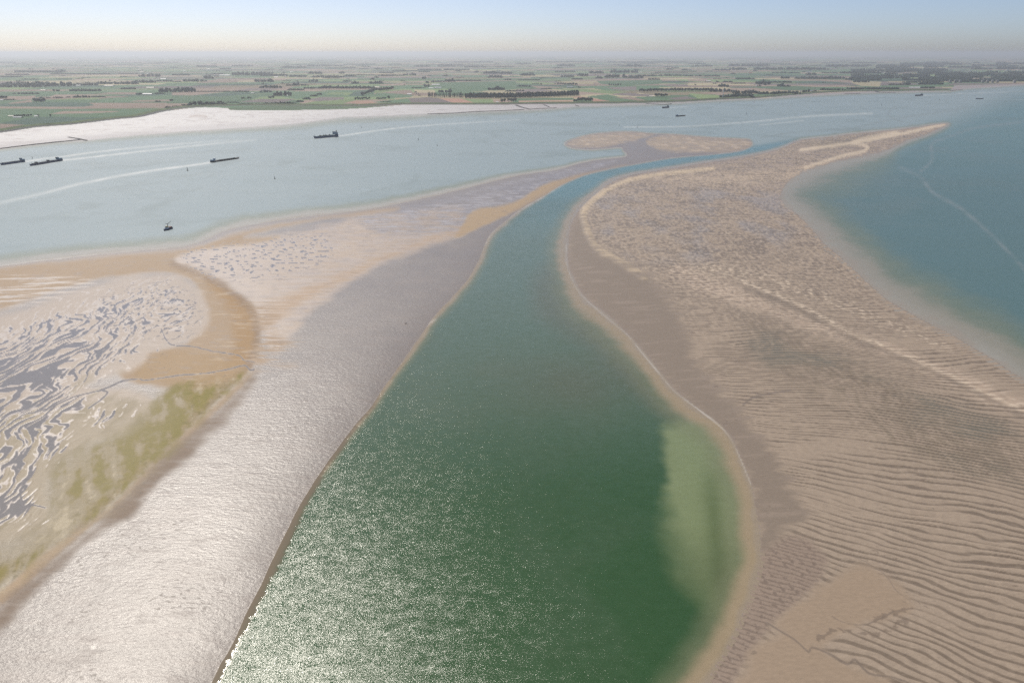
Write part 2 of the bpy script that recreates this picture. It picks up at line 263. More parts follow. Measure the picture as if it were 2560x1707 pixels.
chn = np.clip(ch1 + ch2, 0, 1); lay(sm(chn, .0, .4) * .4 * mp, (.42,.36,.30), .35, .7); 
lay(sm(rim, .1, .9) * (.8 + .15 * sm(V, 900, 1000)), (.36,.305,.255), .37, 1.0)
lay(np.maximum(pool, sm(chn + .35 * n_mid + .2 * fin, .3, .65) * (U < 640) * .8), (.19,.18,.17), .08, .5, .0)
# --- far mudflats and foreshore
m3 = sm(s3, -1, 1) * (V < 430)
lay(m3, (.33,.315,.30), .53, 1.0, .2)
lay(m3 * sm(U, 900, 1900), (.26,.215,.195), .5, .5)
lay(m3 * sm(strk2 + fbm(X / 200, Y / 60, 101, 3), .15, .8) * .75, (.24,.20,.18), .5, .6); lay(m3 * sm(s3 + 3 * strk2, 20, 1) * sm(U, 1100, 500) * .8, (.25,.23,.225), .5, .8)
lay(line(ZZ(0,100,2.735,[(1300,525),(1360,520),(1410,525)]), 5, True) * .7, (.25,.18,.14), .6, .3)
lay(line(ZZ(0,100,2.735,[(1280,555),(1400,548),(1470,515),(1330,490)]), 2.2, True) * .7, (.25,.20,.17), .5, .4)
# ---------------------------------------------------------------- farmland colours
GREEN, DKG, BROWN, PURP, TAN, LIME = (.075,.14,.072), (.045,.085,.06), (.245,.185,.145), (.15,.125,.12), (.33,.29,.18), (.16,.225,.095)
ml = sm(land, -.3, .3)
th = R(9); fx = X * math.cos(th) + Y * math.sin(th); fy = -X * math.sin(th) + Y * math.cos(th)
fy = fy + fbm(X / 2500, Y / 2500, 111, 2) * 350
rw = np.floor(fy / 330); wdt = 380 + 900 * hashf(rw, rw * 0, 112); cl = np.floor((fx + 3000 * hashf(rw, rw * 0, 113)) / wdt)
hv = hashf(rw, cl, 114); hb = .8 + .4 * hashf(rw, cl, 115)
pal = np.array([GREEN, GREEN, DKG, (.11,.15,.075), BROWN, PURP, TAN, GREEN, BROWN, LIME, (.20,.17,.11), GREEN], np.float32)
fc = pal[np.minimum((hv * 12).astype(int), 11)] * hb[..., None]
C = C * (1 - ml[..., None]) + fc * ml[..., None]; RO = RO * (1 - ml) + .9 * ml; SPC = SPC * (1 - ml) + .15 * ml; BU = BU * (1 - ml) + .0 * ml
FIELDS = [
 (1,GREEN,[(0,790),(880,785),(2000,790),(2300,780),(1800,880),(1200,905),(700,890),(460,900),(0,980)]),
 (1,DKG,[(0,980),(460,900),(700,890),(1200,905),(1900,880),(2352,790),(2352,815),(1900,895),(1400,945),(900,990),(500,1015),(0,1110)]),
 (1,BROWN,[(0,990),(350,1003),(0,1060)]),(1,BROWN,[(690,855),(870,815),(1600,815),(1650,825),(1200,848)]),
 (1,BROWN,[(0,752),(1170,755),(1040,785),(0,780)]),(1,BROWN,[(1060,785),(1300,735),(2352,720),(2300,770)]),
 (1,DKG,[(0,720),(300,690),(1200,700),(1300,735),(1150,755),(0,752)]),(1,BROWN,[(80,712),(420,660),(450,690),(180,715)]),
 (1,LIME,[(620,665),(1000,640),(1400,625),(1300,655)]),(1,GREEN,[(1400,640),(2352,590),(2352,660),(1700,690),(1300,700)]),
 (1,BROWN,[(1740,690),(1900,665),(2352,655),(2352,680)]),(1,BROWN,[(60,615),(500,605),(440,655),(100,650)]),
 (1,BROWN,[(640,630),(760,590),(1300,585),(1500,590),(1050,620)]),(1,BROWN,[(1320,580),(1520,555),(1870,555),(1850,590)]),
 (1,GREEN,[(0,600),(500,560),(1300,545),(1500,555),(700,590)]),
 (2,BROWN,[(0,560),(280,548),(740,550),(300,600),(0,598)]),(2,GREEN,[(0,600),(280,605),(650,625),(1380,570),(1380,600),(900,660),(0,690)]),
 (2,DKG,[(280,600),(800,555),(1380,560),(650,618)]),(2,PURP,[(900,690),(1200,650),(1700,650),(1500,700)]),
 (2,BROWN,[(500,525),(900,490),(1190,495),(1000,510),(850,540)]),(2,PURP,[(850,540),(1050,505),(1500,500),(1400,525)]),
 (2,LIME,[(1710,730),(1960,680),(2352,660),(2352,735)]),(2,PURP,[(1850,655),(2050,622),(2352,625),(2352,655),(1980,680)]),
 (2,GREEN,[(1430,600),(1800,550),(2100,555),(1850,640),(1700,650)]),(2,LIME,[(2080,590),(2200,555),(2352,555),(2352,590)]),
 (2,BROWN,[(1600,545),(1850,520),(2200,545)]),(2,(.075,.12,.06),[(740,800),(800,770),(1500,735),(2352,735),(2352,810),(1800,815),(850,815)]),
 (2,TAN,[(900,420),(900,400),(1120,385),(1120,415)]),
 (3,(.075,.12,.06),[(0,740),(500,735),(700,715),(500,770),(0,790)]),(3,PURP,[(0,715),(440,715),(850,700),(700,725),(500,745),(0,745)]),
 (3,LIME,[(0,560),(130,560),(50,600),(0,600)]),(3,DKG,[(60,600),(150,550),(320,520),(250,590),(240,615)]),
 (3,LIME,[(0,650),(150,640),(160,670),(60,690),(0,710)]),(3,(.30,.19,.14),[(60,700),(150,672),(370,672),(440,710),(200,720)]),
 (3,GREEN,[(370,610),(460,560),(760,580),(960,600),(900,625),(650,640)]),(3,BROWN,[(460,570),(700,535),(910,525),(940,555)]),
 (3,TAN,[(970,560),(960,520),(1240,530),(1250,565)]),(3,GREEN,[(1180,460),(1330,420),(2352,400),(2352,520),(1900,540),(1460,560),(1400,500)]),
 (3,TAN,[(1870,545),(2000,530),(2352,550),(2352,570),(1950,575)]),(3,GREEN,[(400,690),(880,640),(920,700),(500,705)]),
 (3,PURP,[(880,640),(1150,625),(1300,640),(1500,705),(920,700)]),(3,LIME,[(1600,645),(2030,650),(2050,700),(1780,705)]),
 (3,(.33,.19,.14),[(1300,640),(1600,645),(1790,703),(1500,703)]),(3,TAN,[(610,425),(640,410),(820,410),(790,428)]),(3,BROWN,[(480,450),(850,430),(850,460),(500,470)]),
 (4,LIME,[(0,400),(620,435),(400,450),(0,425)]),(4,LIME,[(500,510),(880,508),(1560,555),(1300,580),(900,550)]),(4,PURP,[(0,520),(300,510),(600,540),(0,555)]),
 (4,BROWN,[(200,465),(690,490),(300,505)]),(4,GREEN,[(0,640),(800,630),(780,660),(0,670)]),(4,(.32,.21,.15),[(40,672),(780,662),(780,690),(40,695)]),
 (4,(.36,.20,.15),[(740,630),(870,612),(1310,682),(1040,685),(1040,640)]),(4,GREEN,[(960,615),(1250,585),(1500,640),(1660,685),(1320,685)]),
 (4,PURP,[(1270,590),(1500,565),(1900,590),(1820,615),(1600,610)]),(4,BROWN,[(1340,628),(1560,615),(1790,670),(1680,672)]),(4,GREEN,[(1640,620),(1900,625),(2150,660),(1830,665)]),
 (4,PURP,[(2070,640),(2352,610),(2352,660),(2200,665)]),(4,TAN,[(720,440),(900,420),(1060,405),(1060,445)]),(4,PURP,[(1230,490),(1650,475),(1640,530),(1350,520)]),
 (4,GREEN,[(1100,400),(1990,385),(2000,440),(1450,470),(1150,440)]),(4,PURP,[(1900,460),(2100,445),(2352,450),(2352,475)]),
 (5,LIME,[(0,570),(420,600),(440,640),(150,650)]),(5,PURP,[(0,620),(150,650),(0,670)]),(5,BROWN,[(140,555),(450,555),(600,575),(440,600)]),(5,BROWN,[(520,500),(900,495),(1380,535),(900,545)]),
 (5,GREEN,[(560,480),(1500,470),(1830,490),(1700,530),(1380,530),(900,490)]),(5,TAN,[(0,430),(420,430),(430,460),(0,460)]),(5,BROWN,[(0,380),(250,380),(360,420),(0,400)]),
 (5,BROWN,[(1400,385),(2200,385),(2300,425),(1700,400)]),(5,DKG,[(1450,415),(1800,400),(2300,440),(1500,435)]),
 (6,TAN,[(0,400),(400,410),(380,480),(120,470),(0,430)]),(6,PURP,[(1140,490),(1400,455),(2352,445),(2352,440),(1400,430),(1250,470)]),
]
for i, (k, c, p) in enumerate(FIELDS):
    m = sm(sdf(Zp(k, p), U, V, 8, 1, False), -.5, .5) * ml
    lay(m, np.array(c) * (1 + .12 * math.sin(i * 2.3)))
C *= (1 - ml * .06)[..., None]; C *= (1 + ml * .12 * fbm(X / 130, Y / 40, 117, 3))[..., None]
# ---------------------------------------------------------------- heights
sdm = sea * MPP
E = np.where(sdm > 0, (1.2 + 1.8 * ((s1 > s2) & (V > 430))) * (1 - np.exp(-np.maximum(sdm, 0) / (75 + 115 * m2 * sm(U, 1750, 2150)))) + (s1 > s2) * sm(V, 620, 950) * 3.4 * (1 - np.exp(-np.maximum(sdm, 0) / 38)), np.maximum(sdm, -80) * .045)
wet = (sdm > 0)
E += wet * (s1 > 0) * (strk * .05 + n_mid * .06 + np.clip(np.abs(n_big), 0, .5) * .2) * sm(sdm, 0, 25)
E += ripk * rr * (.16 + .1 * pale) * sm(sdm, -8, 6)
E += m2 * wet * np.clip(crest, 0, 1) * .8 + m2 * np.clip(crest2, 0, 1) * wet * .5
E += wet * mr7 * (np.maximum(sm(gx, .35, .8), sm(gy, .3, .9)) * -.10)
E -= pool * .06 + wet * mp * sm(-pv, 0, .6) * -.12
E = np.where(V < 430, np.where(s3 > 0, np.clip(s3, 0, 3) * .12, E), E)
E = np.where(land > 0, .8 + np.minimum(land, 3) * .25, E)
# waterline: darker saturated sand
lay(sm(sea, 14 , 0) * sm(sea, -4, 1) * (V > 330) * .3 * (1 - m2 * sm(U, 1800, 1950)), (.17,.13,.10), .4, .6)

def mat(name): m = bpy.data.materials.new(name); m.use_nodes = True; return m, m.node_tree, m.node_tree.nodes['Principled BSDF']
def grid_mesh(name, keep, uu, zz, attrs, material):
    n0, n1 = uu[0].shape; idx = np.arange(n0 * n1).reshape(n0, n1)
    q = np.stack([idx[:-1, :-1], idx[1:, :-1], idx[1:, 1:], idx[:-1, 1:]], -1)[keep]
    used = np.zeros(n0 * n1, bool); used[q.ravel()] = True
    remap = np.cumsum(used) - 1; q = remap[q].astype(np.int32)
    vs = np.stack([uu[0].ravel(), uu[1].ravel(), zz.ravel()], -1)[used].astype(np.float32)
    me = bpy.data.meshes.new(name); me.vertices.add(len(vs)); me.vertices.foreach_set('co', vs.ravel())
    me.loops.add(q.size); me.loops.foreach_set('vertex_index', q.ravel())
    me.polygons.add(len(q)); me.polygons.foreach_set('loop_start', np.arange(0, q.size, 4, dtype=np.int32))
    me.polygons.foreach_set('use_smooth', np.ones(len(q), bool))
    for an, a in attrs.items():
        at = me.attributes.new(an, 'FLOAT_COLOR', 'POINT'); d = np.ones((len(vs), 4), np.float32); d[:, :3] = a.reshape(-1, 3)[used]
        at.data.foreach_set('color', d.ravel())
    me.materials.append(material); me.update(calc_edges=True)
    o = bpy.data.objects.new(name, me); COL.objects.link(o); return o
def N(t, kind, **kw):
    n = t.nodes.new(kind)
    for k, v in kw.items(): setattr(n, k, v)
    return n
def mth(t, op, a, b=None, clamp=False):
    n = N(t, 'ShaderNodeMath', operation=op); n.use_clamp = clamp
    for i, x in enumerate((a, b)):
        if x is None: continue
        if isinstance(x, (int, float)): n.inputs[i].default_value = x
        else: t.links.new(x, n.inputs[i])
    return n.outputs[0]
# ground material: traced sediment colours + fine grain
gm, t, bs = mat('sediment')
a1 = N(t, 'ShaderNodeAttribute', attribute_name='col'); a2 = N(t, 'ShaderNodeAttribute', attribute_name='par')
sep = N(t, 'ShaderNodeSeparateColor'); t.links.new(a2.outputs['Color'], sep.inputs[0])
tc = N(t, 'ShaderNodeTexCoord'); mp1 = N(t, 'ShaderNodeMapping'); mp1.inputs['Scale'].default_value = (.55, 1.1, 1)
t.links.new(tc.outputs['Object'], mp1.inputs[0])
nz = N(t, 'ShaderNodeTexNoise'); nz.inputs['Scale'].default_value = .55; nz.inputs['Detail'].default_value = 5; nz.inputs['Roughness'].default_value = .65
t.links.new(mp1.outputs[0], nz.inputs['Vector'])
gr = mth(t, 'MULTIPLY_ADD', nz.outputs['Fac'], .44); gr.node.inputs[2].default_value = .78
mx = N(t, 'ShaderNodeVectorMath', operation='SCALE'); t.links.new(a1.outputs['Color'], mx.inputs[0]); t.links.new(gr, mx.inputs['Scale'])
t.links.new(mx.outputs[0], bs.inputs['Base Color']); t.links.new(sep.outputs[0], bs.inputs['Roughness']); t.links.new(sep.outputs[1], bs.inputs['Specular IOR Level'])
bp = N(t, 'ShaderNodeBump'); bp.inputs['Distance'].default_value = .24; t.links.new(nz.outputs['Fac'], bp.inputs['Height']); t.links.new(sep.outputs[2], bp.inputs['Strength'])
t.links.new(bp.outputs[0], bs.inputs['Normal'])
PAR = np.stack([RO, SPC, BU], -1)
def face(a): return np.maximum.reduce([a[:-1, :-1], a[1:, :-1], a[1:, 1:], a[:-1, 1:]])
ctr = lambda a: (a[:-1, :-1] + a[1:, 1:] + a[1:, :-1] + a[:-1, 1:]) * .25
fl = ctr(land) > 0; keepg = face(E) > -.9
isf = (ctr(s3) > -3) & (ctr(V) < 430); isl = ctr(s1) >= ctr(s2)
def structure(o, lab=None):
    o['kind'] = 'structure'
    if lab: o['label'] = lab
    return o
gx_ = (X, Y)
structure(grid_mesh('farmland', fl, gx_, E, {'col': C, 'par': PAR}, gm))
structure(grid_mesh('mudflat', ~fl & keepg & isf, gx_, E, {'col': C, 'par': PAR}, gm))
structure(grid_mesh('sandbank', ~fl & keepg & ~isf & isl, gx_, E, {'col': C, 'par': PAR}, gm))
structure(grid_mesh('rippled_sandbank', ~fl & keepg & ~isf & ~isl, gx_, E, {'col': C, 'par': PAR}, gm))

# ---------------------------------------------------------------- water
uw = axis([(-760,0,14),(0,2560,4.0),(2560,3360,14)]); vw = axis([(180,260,1.2),(260,500,1.6),(500,1708,3.2),(1708,2000,8),(2000,3000,60),(3000,9000,800)])
U, V = np.meshgrid(uw, vw); X, Y = g(U, V); U = U.astype(np.float32); V = V.astype(np.float32); T = depth_t(V).astype(np.float32)
PS = np.clip((V - 132) / 700, .05, 3); n_big = fbm(X / 120, Y / 120, 21, 3); n_mid = fbm(X / 30, Y / 30, 31, 3)
wl = np.interp(U, *zip(*WATERLINE)).astype(np.float32); ll = np.interp(U, *zip(*LANDLINE)).astype(np.float32)
s1 = sdf(S1, U, V, 420, 4); s2 = sdf(S2, U, V, 420, 4); d1 = -s1; d2 = -s2
d3 = V - wl
LAG = D([(300,2000),(485,1568),(720,1105),(990,735),(1110,570),(1240,455),(1400,388),(1720,340),(1840,322),(1700,362),(1540,387),(1400,420),(1340,470),(1303,575),(1350,690),(1530,875),(1700,1050),(1745,1270),(1620,1568),(1420,2000)])
lag = sm(sdf(LAG, U, V, 200), -70, -25) * sm(V, 410, 520) + sm(sdf(LAG, U, V, 200), -8, 5) * sm(V, 520, 410)
east = sm(sdf(D([(1790,440),(1880,385),(2040,345),(2180,284),(2600,230),(2600,1200),(2352,870),(2180,765),(2000,655),(1840,500)]), U, V, 300), -40, 40)
wd = np.interp(V, [320, 420, 600, 800, 1000, 1300, 1700], [7, 12, 55, 78, 80, 95, 110])
right_d = d2 / np.where(east > .5, np.interp(V, [280, 380, 480, 700, 1000], [8, 18, 95, 125, 125]), wd)
left_d = d1 / np.where(lag > .5, np.interp(V, [330, 480, 600, 800, 1100, 1700], [3, 5, 24, 26, 22, 22]), np.interp(V, [330, 380, 450, 560, 700], [3, 6, 20, 34, 34]))
dd = np.minimum(np.minimum(right_d, left_d), np.where(V < 430, d3 / np.interp(U, [0, 900, 1500, 2560], [10, 24, 10, 6]) + .2, 9))
SHELF = D([(1520,990),(1545,975),(1590,955),(1640,985),(1690,1060),(1720,1130),(1735,1200),(1735,1280),(1715,1360),(1680,1400),(1640,1390),(1600,1350),(1565,1300),(1545,1230),(1530,1150),(1524,1060)])
shd = sdf(SHELF, U, V, 90) + n_mid * 15 + fbm(X / 9, Y / 9, 201, 2) * 6; kk_ = sm(V, 1180, 1420); shf = sm(shd, -18 - 45 * kk_, 24 + 40 * kk_)
bank2 = pm_ = sm(sdf(D([(1230,640),(1300,600),(1330,690),(1400,760),(1500,900),(1560,960),(1500,930),(1400,830),(1300,760),(1240,720)]), U, V, 90), -40, 30)
bg1 = np.exp(-((U - 1440) / 180) ** 2 - ((V - 960) / 60) ** 2)
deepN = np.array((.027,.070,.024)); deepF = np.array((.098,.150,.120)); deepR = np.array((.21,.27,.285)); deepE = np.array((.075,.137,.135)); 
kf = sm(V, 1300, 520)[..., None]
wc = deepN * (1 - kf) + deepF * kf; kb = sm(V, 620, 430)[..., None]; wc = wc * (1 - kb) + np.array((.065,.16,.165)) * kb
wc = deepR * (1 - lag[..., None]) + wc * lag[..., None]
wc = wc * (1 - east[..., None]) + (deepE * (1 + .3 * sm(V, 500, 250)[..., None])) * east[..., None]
def wlay(m, c): 
    global wc
    m = np.asarray(m, np.float32)[..., None]; wc = wc * (1 - m) + np.array(c, np.float32) * m
swirl = fbm(X / 160 + n_big, Y / 260, 211, 4)
wlay(lag * sm(swirl, -.2, .6) * .35, (.055,.09,.05)); wlay((1 - lag) * sm(swirl, 0, .6) * .3, (.11,.15,.14))
wlay(lag * np.exp(-((V - 880) / 190) ** 2) * .45 * (.7 + .5 * swirl), (.105,.13,.085)); wlay(bank2 * .55 * lag, (.105,.105,.065)); wlay(bg1 * .35, (.09,.085,.05))
wlay(shf * (.78 + .14 * swirl), (.205,.24,.12)); 
wlay(shf * np.exp(-((U - 1782 - (V - 1250) * .1) / 26) ** 2) * sm(V, 1120, 1260) * .75, (.085,.115,.045)); wlay(shf * sm(V, 1280, 1480) * .6, (.06,.085,.035))
q = dd + .12 * n_mid + .1 * n_big
wlay(sm(q, 1.15, .45) * .6, np.array((.155,.165,.095))); shc = np.array((.29,.225,.145)) * lag[..., None] + (np.array((.30,.29,.265)) * (1 - east[..., None]) + np.array((.235,.215,.17)) * east[..., None]) * (1 - lag[..., None]); k_ = sm(q, .62, .2)[..., None] * .9; wc = wc * (1 - k_) + shc * k_; wlay(sm(q, .16, .02) * .6, (.25,.21,.165))
foam = np.zeros_like(U); slick = np.zeros_like(U)
def wl_line(pts, w0, w1, k, brk=.5, f=True):
    global foam, slick
    p = spline(pts, False, 4); d = sdf(pts, U, V, 40, 2, True, False)
    L = np.clip((U - p[0, 0]) / (p[-1, 0] - p[0, 0] + 1e-6), 0, 1); w = w0 + (w1 - w0) * L
    kk = (k[0] + (k[1] - k[0]) * L) if isinstance(k, tuple) else k
    m = np.exp(-(d / w) ** 2) * kk * (.72 if f else 1) * np.clip(1 - brk + brk * (.5 + fbm(X / 25, Y / 60, 221, 3)), 0, 1)
    if f: foam = np.maximum(foam, m)
    else: slick = np.maximum(slick, m)
wl_line([(62,404.5),(120,396),(170,390),(250,379),(350,369),(500,356),(600,350)], 1.5, 2.5, (.95,.1))
wl_line([(155,401.5),(230,393),(300,385),(400,374),(550,358),(640,350)], 1.7, 2.4, (1,.2))
wl_line([(525,407),(470,415),(400,424),(300,440),(200,460),(100,485),(0,508),(-200,560)], 2, 4.5, (1,.15))
wl_line([(846,341),(900,333),(980,322),(1080,313),(1180,307),(1300,300)], 1.3, 1.6, (.8,.15))
wl_line([(1560,318),(1700,317),(1800,311),(1900,303),(2000,293),(2080,288),(2180,284)], 1.6, 2.6, (.35,.35)); wl_line([(1900,313),(1960,307),(2010,302)], 1.5, 1.5, .3)
wl_line([(1672,269.5),(1690,269),(1720,268)], .9, 1, (.8,.2)); wl_line([(2306,239.5),(2400,235),(2480,232),(2560,229)], .8, 1, (.6,.2)); wl_line([(2458,248),(2560,250)], .7, .8, .2)
wl_line([(526,403),(560,401),(598,397)], .8, 1.2, .45); wl_line([(3,413.5),(40,409),(61,406)], .8, .8, .35); wl_line([(77,415.5),(120,410),(155,403)], .8, .8, .4); wl_line([(786,347),(815,346),(845,342)], .8, .8, .35)
for pts, w in (([(2060,340),(2120,325),(2200,305),(2300,288),(2420,270)],5), ([(2300,430),(2330,400),(2330,360),(2380,340),(2440,320),(2560,305)],7), ([(2240,265),(2220,285),(2240,300),(2300,318)],4), ([(2250,420),(2300,440),(2330,480),(2400,520),(2470,580),(2540,650),(2620,740)],9), ([(1900,345),(2000,330),(2150,322),(2300,315)],4)):
    wl_line(pts, w * .55, w * .55, 1.0, .8, False)
wl_line(D([(1303,560),(1300,600),(1320,655),(1350,692),(1440,767)]), 1.6, 1.6, .25, .7)
wl_line(D([(1440,767),(1530,877),(1560,907),(1640,967),(1675,1002),(1700,1052),(1725,1112)]), 1.4, 1.4, .6, .9)
wl_line(D([(1115,560),(1140,522),(1180,492),(1290,428)]), 2, 2, .35, .8); wl_line([(1067,815),(1076,806),(1090,798)], 1.5, 1.5, .5, .2)
wl_line(D([(-100,628),(0,613),(100,600),(200,589),(300,580),(380,573)]), 2.6, 2.6, .75, .5)
calm = sm(np.where(lag > .5, s1, -99) + 14 * sm(V, 950, 1350) + n_mid * 7 + fbm(X / 3, Y / 3, 231, 2) * 7, -9, 2) * sm(V, 800, 1100)
wind = np.clip(.62 + .55 * fbm(X / 400, Y / 130, 241, 3) + .25 * fbm(X / 120, Y / 22, 242, 2), .25, 1.2) * (1 - lag) + lag * (.80 + .12 * fbm(X / 60, Y / 60, 243, 3))
riv = (1 - lag) * (1 - .45 * east); wlay(calm * .9, (.15,.12,.08)); WP = np.stack([calm, foam, wind * (1 - .35 * slick)], -1); WR = np.stack([.19 + .29 * riv - .13 * calm, riv, riv], -1); wlay(slick * .7, (.17,.205,.20))
wm, t, bs = mat('sea_water')
a1 = N(t, 'ShaderNodeAttribute', attribute_name='col'); a2 = N(t, 'ShaderNodeAttribute', attribute_name='par')
sep = N(t, 'ShaderNodeSeparateColor'); t.links.new(a2.outputs['Color'], sep.inputs[0])
tc = N(t, 'ShaderNodeTexCoord')
def wn(scale, sx, sy, rot, detail):
    m = N(t, 'ShaderNodeMapping'); m.inputs['Scale'].default_value = (sx, sy, 1); m.inputs['Rotation'].default_value = (0, 0, R(rot)); t.links.new(tc.outputs['Object'], m.inputs[0])
    n = N(t, 'ShaderNodeTexNoise'); n.inputs['Scale'].default_value = scale; n.inputs['Detail'].default_value = detail; n.inputs['Roughness'].default_value = .6
    t.links.new(m.outputs[0], n.inputs['Vector']); v = N(t, 'ShaderNodeVectorMath', operation='SUBTRACT'); t.links.new(n.outputs['Color'], v.inputs[0]); v.inputs[1].default_value = (.5,.5,.5); return v.outputs[0]
w1 = wn(4.0, 1, .6, 20, 3); w2 = wn(.22, .6, 1, 8, 2)
def vs(a, s):
    n = N(t, 'ShaderNodeVectorMath', operation='SCALE'); t.links.new(a, n.inputs[0])
    if isinstance(s, float): n.inputs['Scale'].default_value = s
    else: t.links.new(s, n.inputs['Scale'])
    return n.outputs[0]
def vadd(a, b):
    n = N(t, 'ShaderNodeVectorMath', operation='ADD'); t.links.new(a, n.inputs[0])
    if isinstance(b, tuple): n.inputs[1].default_value = b
    else: t.links.new(b, n.inputs[1])
    return n.outputs[0]
amp = mth(t, 'MULTIPLY', sep.outputs[2], mth(t, 'SUBTRACT', 1.0, sep.outputs[0]))
sl_ = vs(vadd(vs(w1, 1.6), vs(w2, .26)), amp)
fl_ = N(t, 'ShaderNodeVectorMath', operation='MULTIPLY'); t.links.new(sl_, fl_.inputs[0]); fl_.inputs[1].default_value = (1, 1, 0)
nn = N(t, 'ShaderNodeVectorMath', operation='NORMALIZE'); t.links.new(vadd(fl_.outputs[0], (0, 0, 1)), nn.inputs[0])
t.links.new(nn.outputs[0], bs.inputs['Normal'])
fm = N(t, 'ShaderNodeMix', data_type='RGBA'); t.links.new(sep.outputs[1], fm.inputs[0]); t.links.new(a1.outputs['Color'], fm.inputs[6]); fm.inputs[7].default_value = (.8,.8,.78,1)
t.links.new(fm.outputs[2], bs.inputs['Base Color']); bs.inputs['IOR'].default_value = 1.33
rg = mth(t, 'MULTIPLY_ADD', sep.outputs[1], .5); a3 = N(t, 'ShaderNodeAttribute', attribute_name='par2'); s3_ = N(t, 'ShaderNodeSeparateColor'); t.links.new(a3.outputs['Color'], s3_.inputs[0]); t.links.new(s3_.outputs[0], rg.node.inputs[2]); t.links.new(rg, bs.inputs['Roughness'])
sea = np.maximum(np.maximum(s1, s2), -d3 * (V < 430) - 1e3 * (V >= 430))
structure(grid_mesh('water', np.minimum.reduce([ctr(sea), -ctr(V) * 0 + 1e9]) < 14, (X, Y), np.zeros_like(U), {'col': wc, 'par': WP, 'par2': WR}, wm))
#@@OBJECTS@@
# ================================================================ objects
def flat(name, col, ro=.6, sp=.3, var=.12, sc=1.0):
    m, t, b = mat(name); n = N(t, 'ShaderNodeTexNoise'); n.inputs['Scale'].default_value = sc; n.inputs['Detail'].default_value = 4
    c = N(t, 'ShaderNodeTexCoord'); t.links.new(c.outputs['Object'], n.inputs['Vector'])
    r = N(t, 'ShaderNodeValToRGB'); r.color_ramp.elements[0].position = .3; r.color_ramp.elements[1].position = .7
    r.color_ramp.elements[0].color = tuple(x * (1 - var) for x in col) + (1,); r.color_ramp.elements[1].color = tuple(min(1, x * (1 + var)) for x in col) + (1,)
    t.links.new(n.outputs['Fac'], r.inputs[0]); t.links.new(r.outputs[0], b.inputs['Base Color']); b.inputs['Roughness'].default_value = ro; b.inputs['Specular IOR Level'].default_value = sp
    return m
M = dict(navy=flat('navy_hull', (.008,.028,.085)), blue=flat('blue_hull', (.01,.055,.14)), black=flat('black_hull', (.012,.014,.02)), teal=flat('teal_deck', (.03,.10,.11)), hatch=flat('hatch_cover', (.035,.055,.075)), white=flat('white_paint', (.62,.64,.65)), house=flat('deckhouse_paint', (.16,.24,.30)), glass=flat('window_glass', (.01,.014,.018), .08, .6), rust=flat('rusty_steel', (.16,.07,.045)), yellow=flat('cream_paint', (.66,.55,.30)),
         steel=flat('dark_steel', (.03,.035,.035)), roofw=flat('pale_roof', (.72,.72,.70)), roofc=flat('cream_roof', (.72,.66,.55)), roofg=flat('grey_roof', (.30,.32,.35)), roofr=flat('red_tile_roof', (.32,.11,.07)), wall=flat('pale_wall', (.45,.42,.38)), brick=flat('brick_wall', (.26,.16,.12)), stone=flat('basalt', (.05,.048,.05), .8, .2, .4, .3), grass=flat('dike_grass', (.095,.125,.06), .9, .1, .3, .02),
         leaf=flat('leaf_dark', (.026,.052,.036), .7, .2, .5, .5), leaf2=flat('leaf_mid', (.038,.07,.042), .7, .2, .5, .5), bark=flat('bark', (.10,.085,.07), .9), conc=flat('concrete', (.40,.38,.36)), skin=flat('skin', (.5,.33,.25)), hair=flat('hair', (.04,.03,.02)), coat=flat('dark_jacket', (.02,.022,.03)), trou=flat('dark_trousers', (.03,.025,.022)), red=flat('red_paint', (.30,.03,.025)), green=flat('green_paint', (.02,.10,.045)), blade=flat('white_blade', (.75,.76,.77)))
class MB:
    def __init__(s): s.bm = bmesh.new()
    def box(s, x0, x1, y0, y1, z0, z1, tx=0, ty=0):
        v = [s.bm.verts.new(p) for p in ((x0,y0,z0),(x1,y0,z0),(x1,y1,z0),(x0,y1,z0),(x0+tx,y0+ty,z1),(x1-tx,y0+ty,z1),(x1-tx,y1-ty,z1),(x0+tx,y1-ty,z1))]
        for f in ((3,2,1,0),(4,5,6,7),(0,1,5,4),(1,2,6,5),(2,3,7,6),(3,0,4,7)): s.bm.faces.new([v[i] for i in f])
        return s
    def tube(s, a, b, r0, r1=None, n=8):
        a, b = Vector(a), Vector(b); r1 = r0 if r1 is None else r1; d = (b - a).normalized()
        e = d.cross(Vector((0,0,1)) if abs(d.z) < .9 else Vector((1,0,0))).normalized(); f = d.cross(e)
        A, B = [], []
        for i in range(n):
            c, w = math.cos(2*math.pi*i/n), math.sin(2*math.pi*i/n)
            A.append(s.bm.verts.new(a + (e*c + f*w)*r0)); B.append(s.bm.verts.new(b + (e*c + f*w)*r1))
        for i in range(n): s.bm.faces.new((A[i], A[(i+1)%n], B[(i+1)%n], B[i]))
        s.bm.faces.new(A[::-1]); s.bm.faces.new(B); return s
    def loft(s, secs):
        rows = [[s.bm.verts.new(p) for p in sec] for sec in secs]
        for r0, r1 in zip(rows, rows[1:]):
            for i in range(len(r0) - 1): s.bm.faces.new((r0[i], r0[i+1], r1[i+1], r1[i]))
        for r, k in ((rows[0], -1), (rows[-1], 1)): s.bm.faces.new(r[::k])
        for r0, r1 in zip(rows, rows[1:]): s.bm.faces.new((r0[0], r1[0], r1[-1], r0[-1]))
        return s
    def build(s, name, m, parent=None, smooth=False):
        bmesh.ops.recalc_face_normals(s.bm, faces=s.bm.faces); me = bpy.data.meshes.new(name); s.bm.to_mesh(me); s.bm.free(); me.materials.append(m)
        if smooth: me.polygons.foreach_set('use_smooth', [True] * len(me.polygons))
        o = bpy.data.objects.new(name, me); COL.objects.link(o)
        if parent: o.parent = parent
        return o
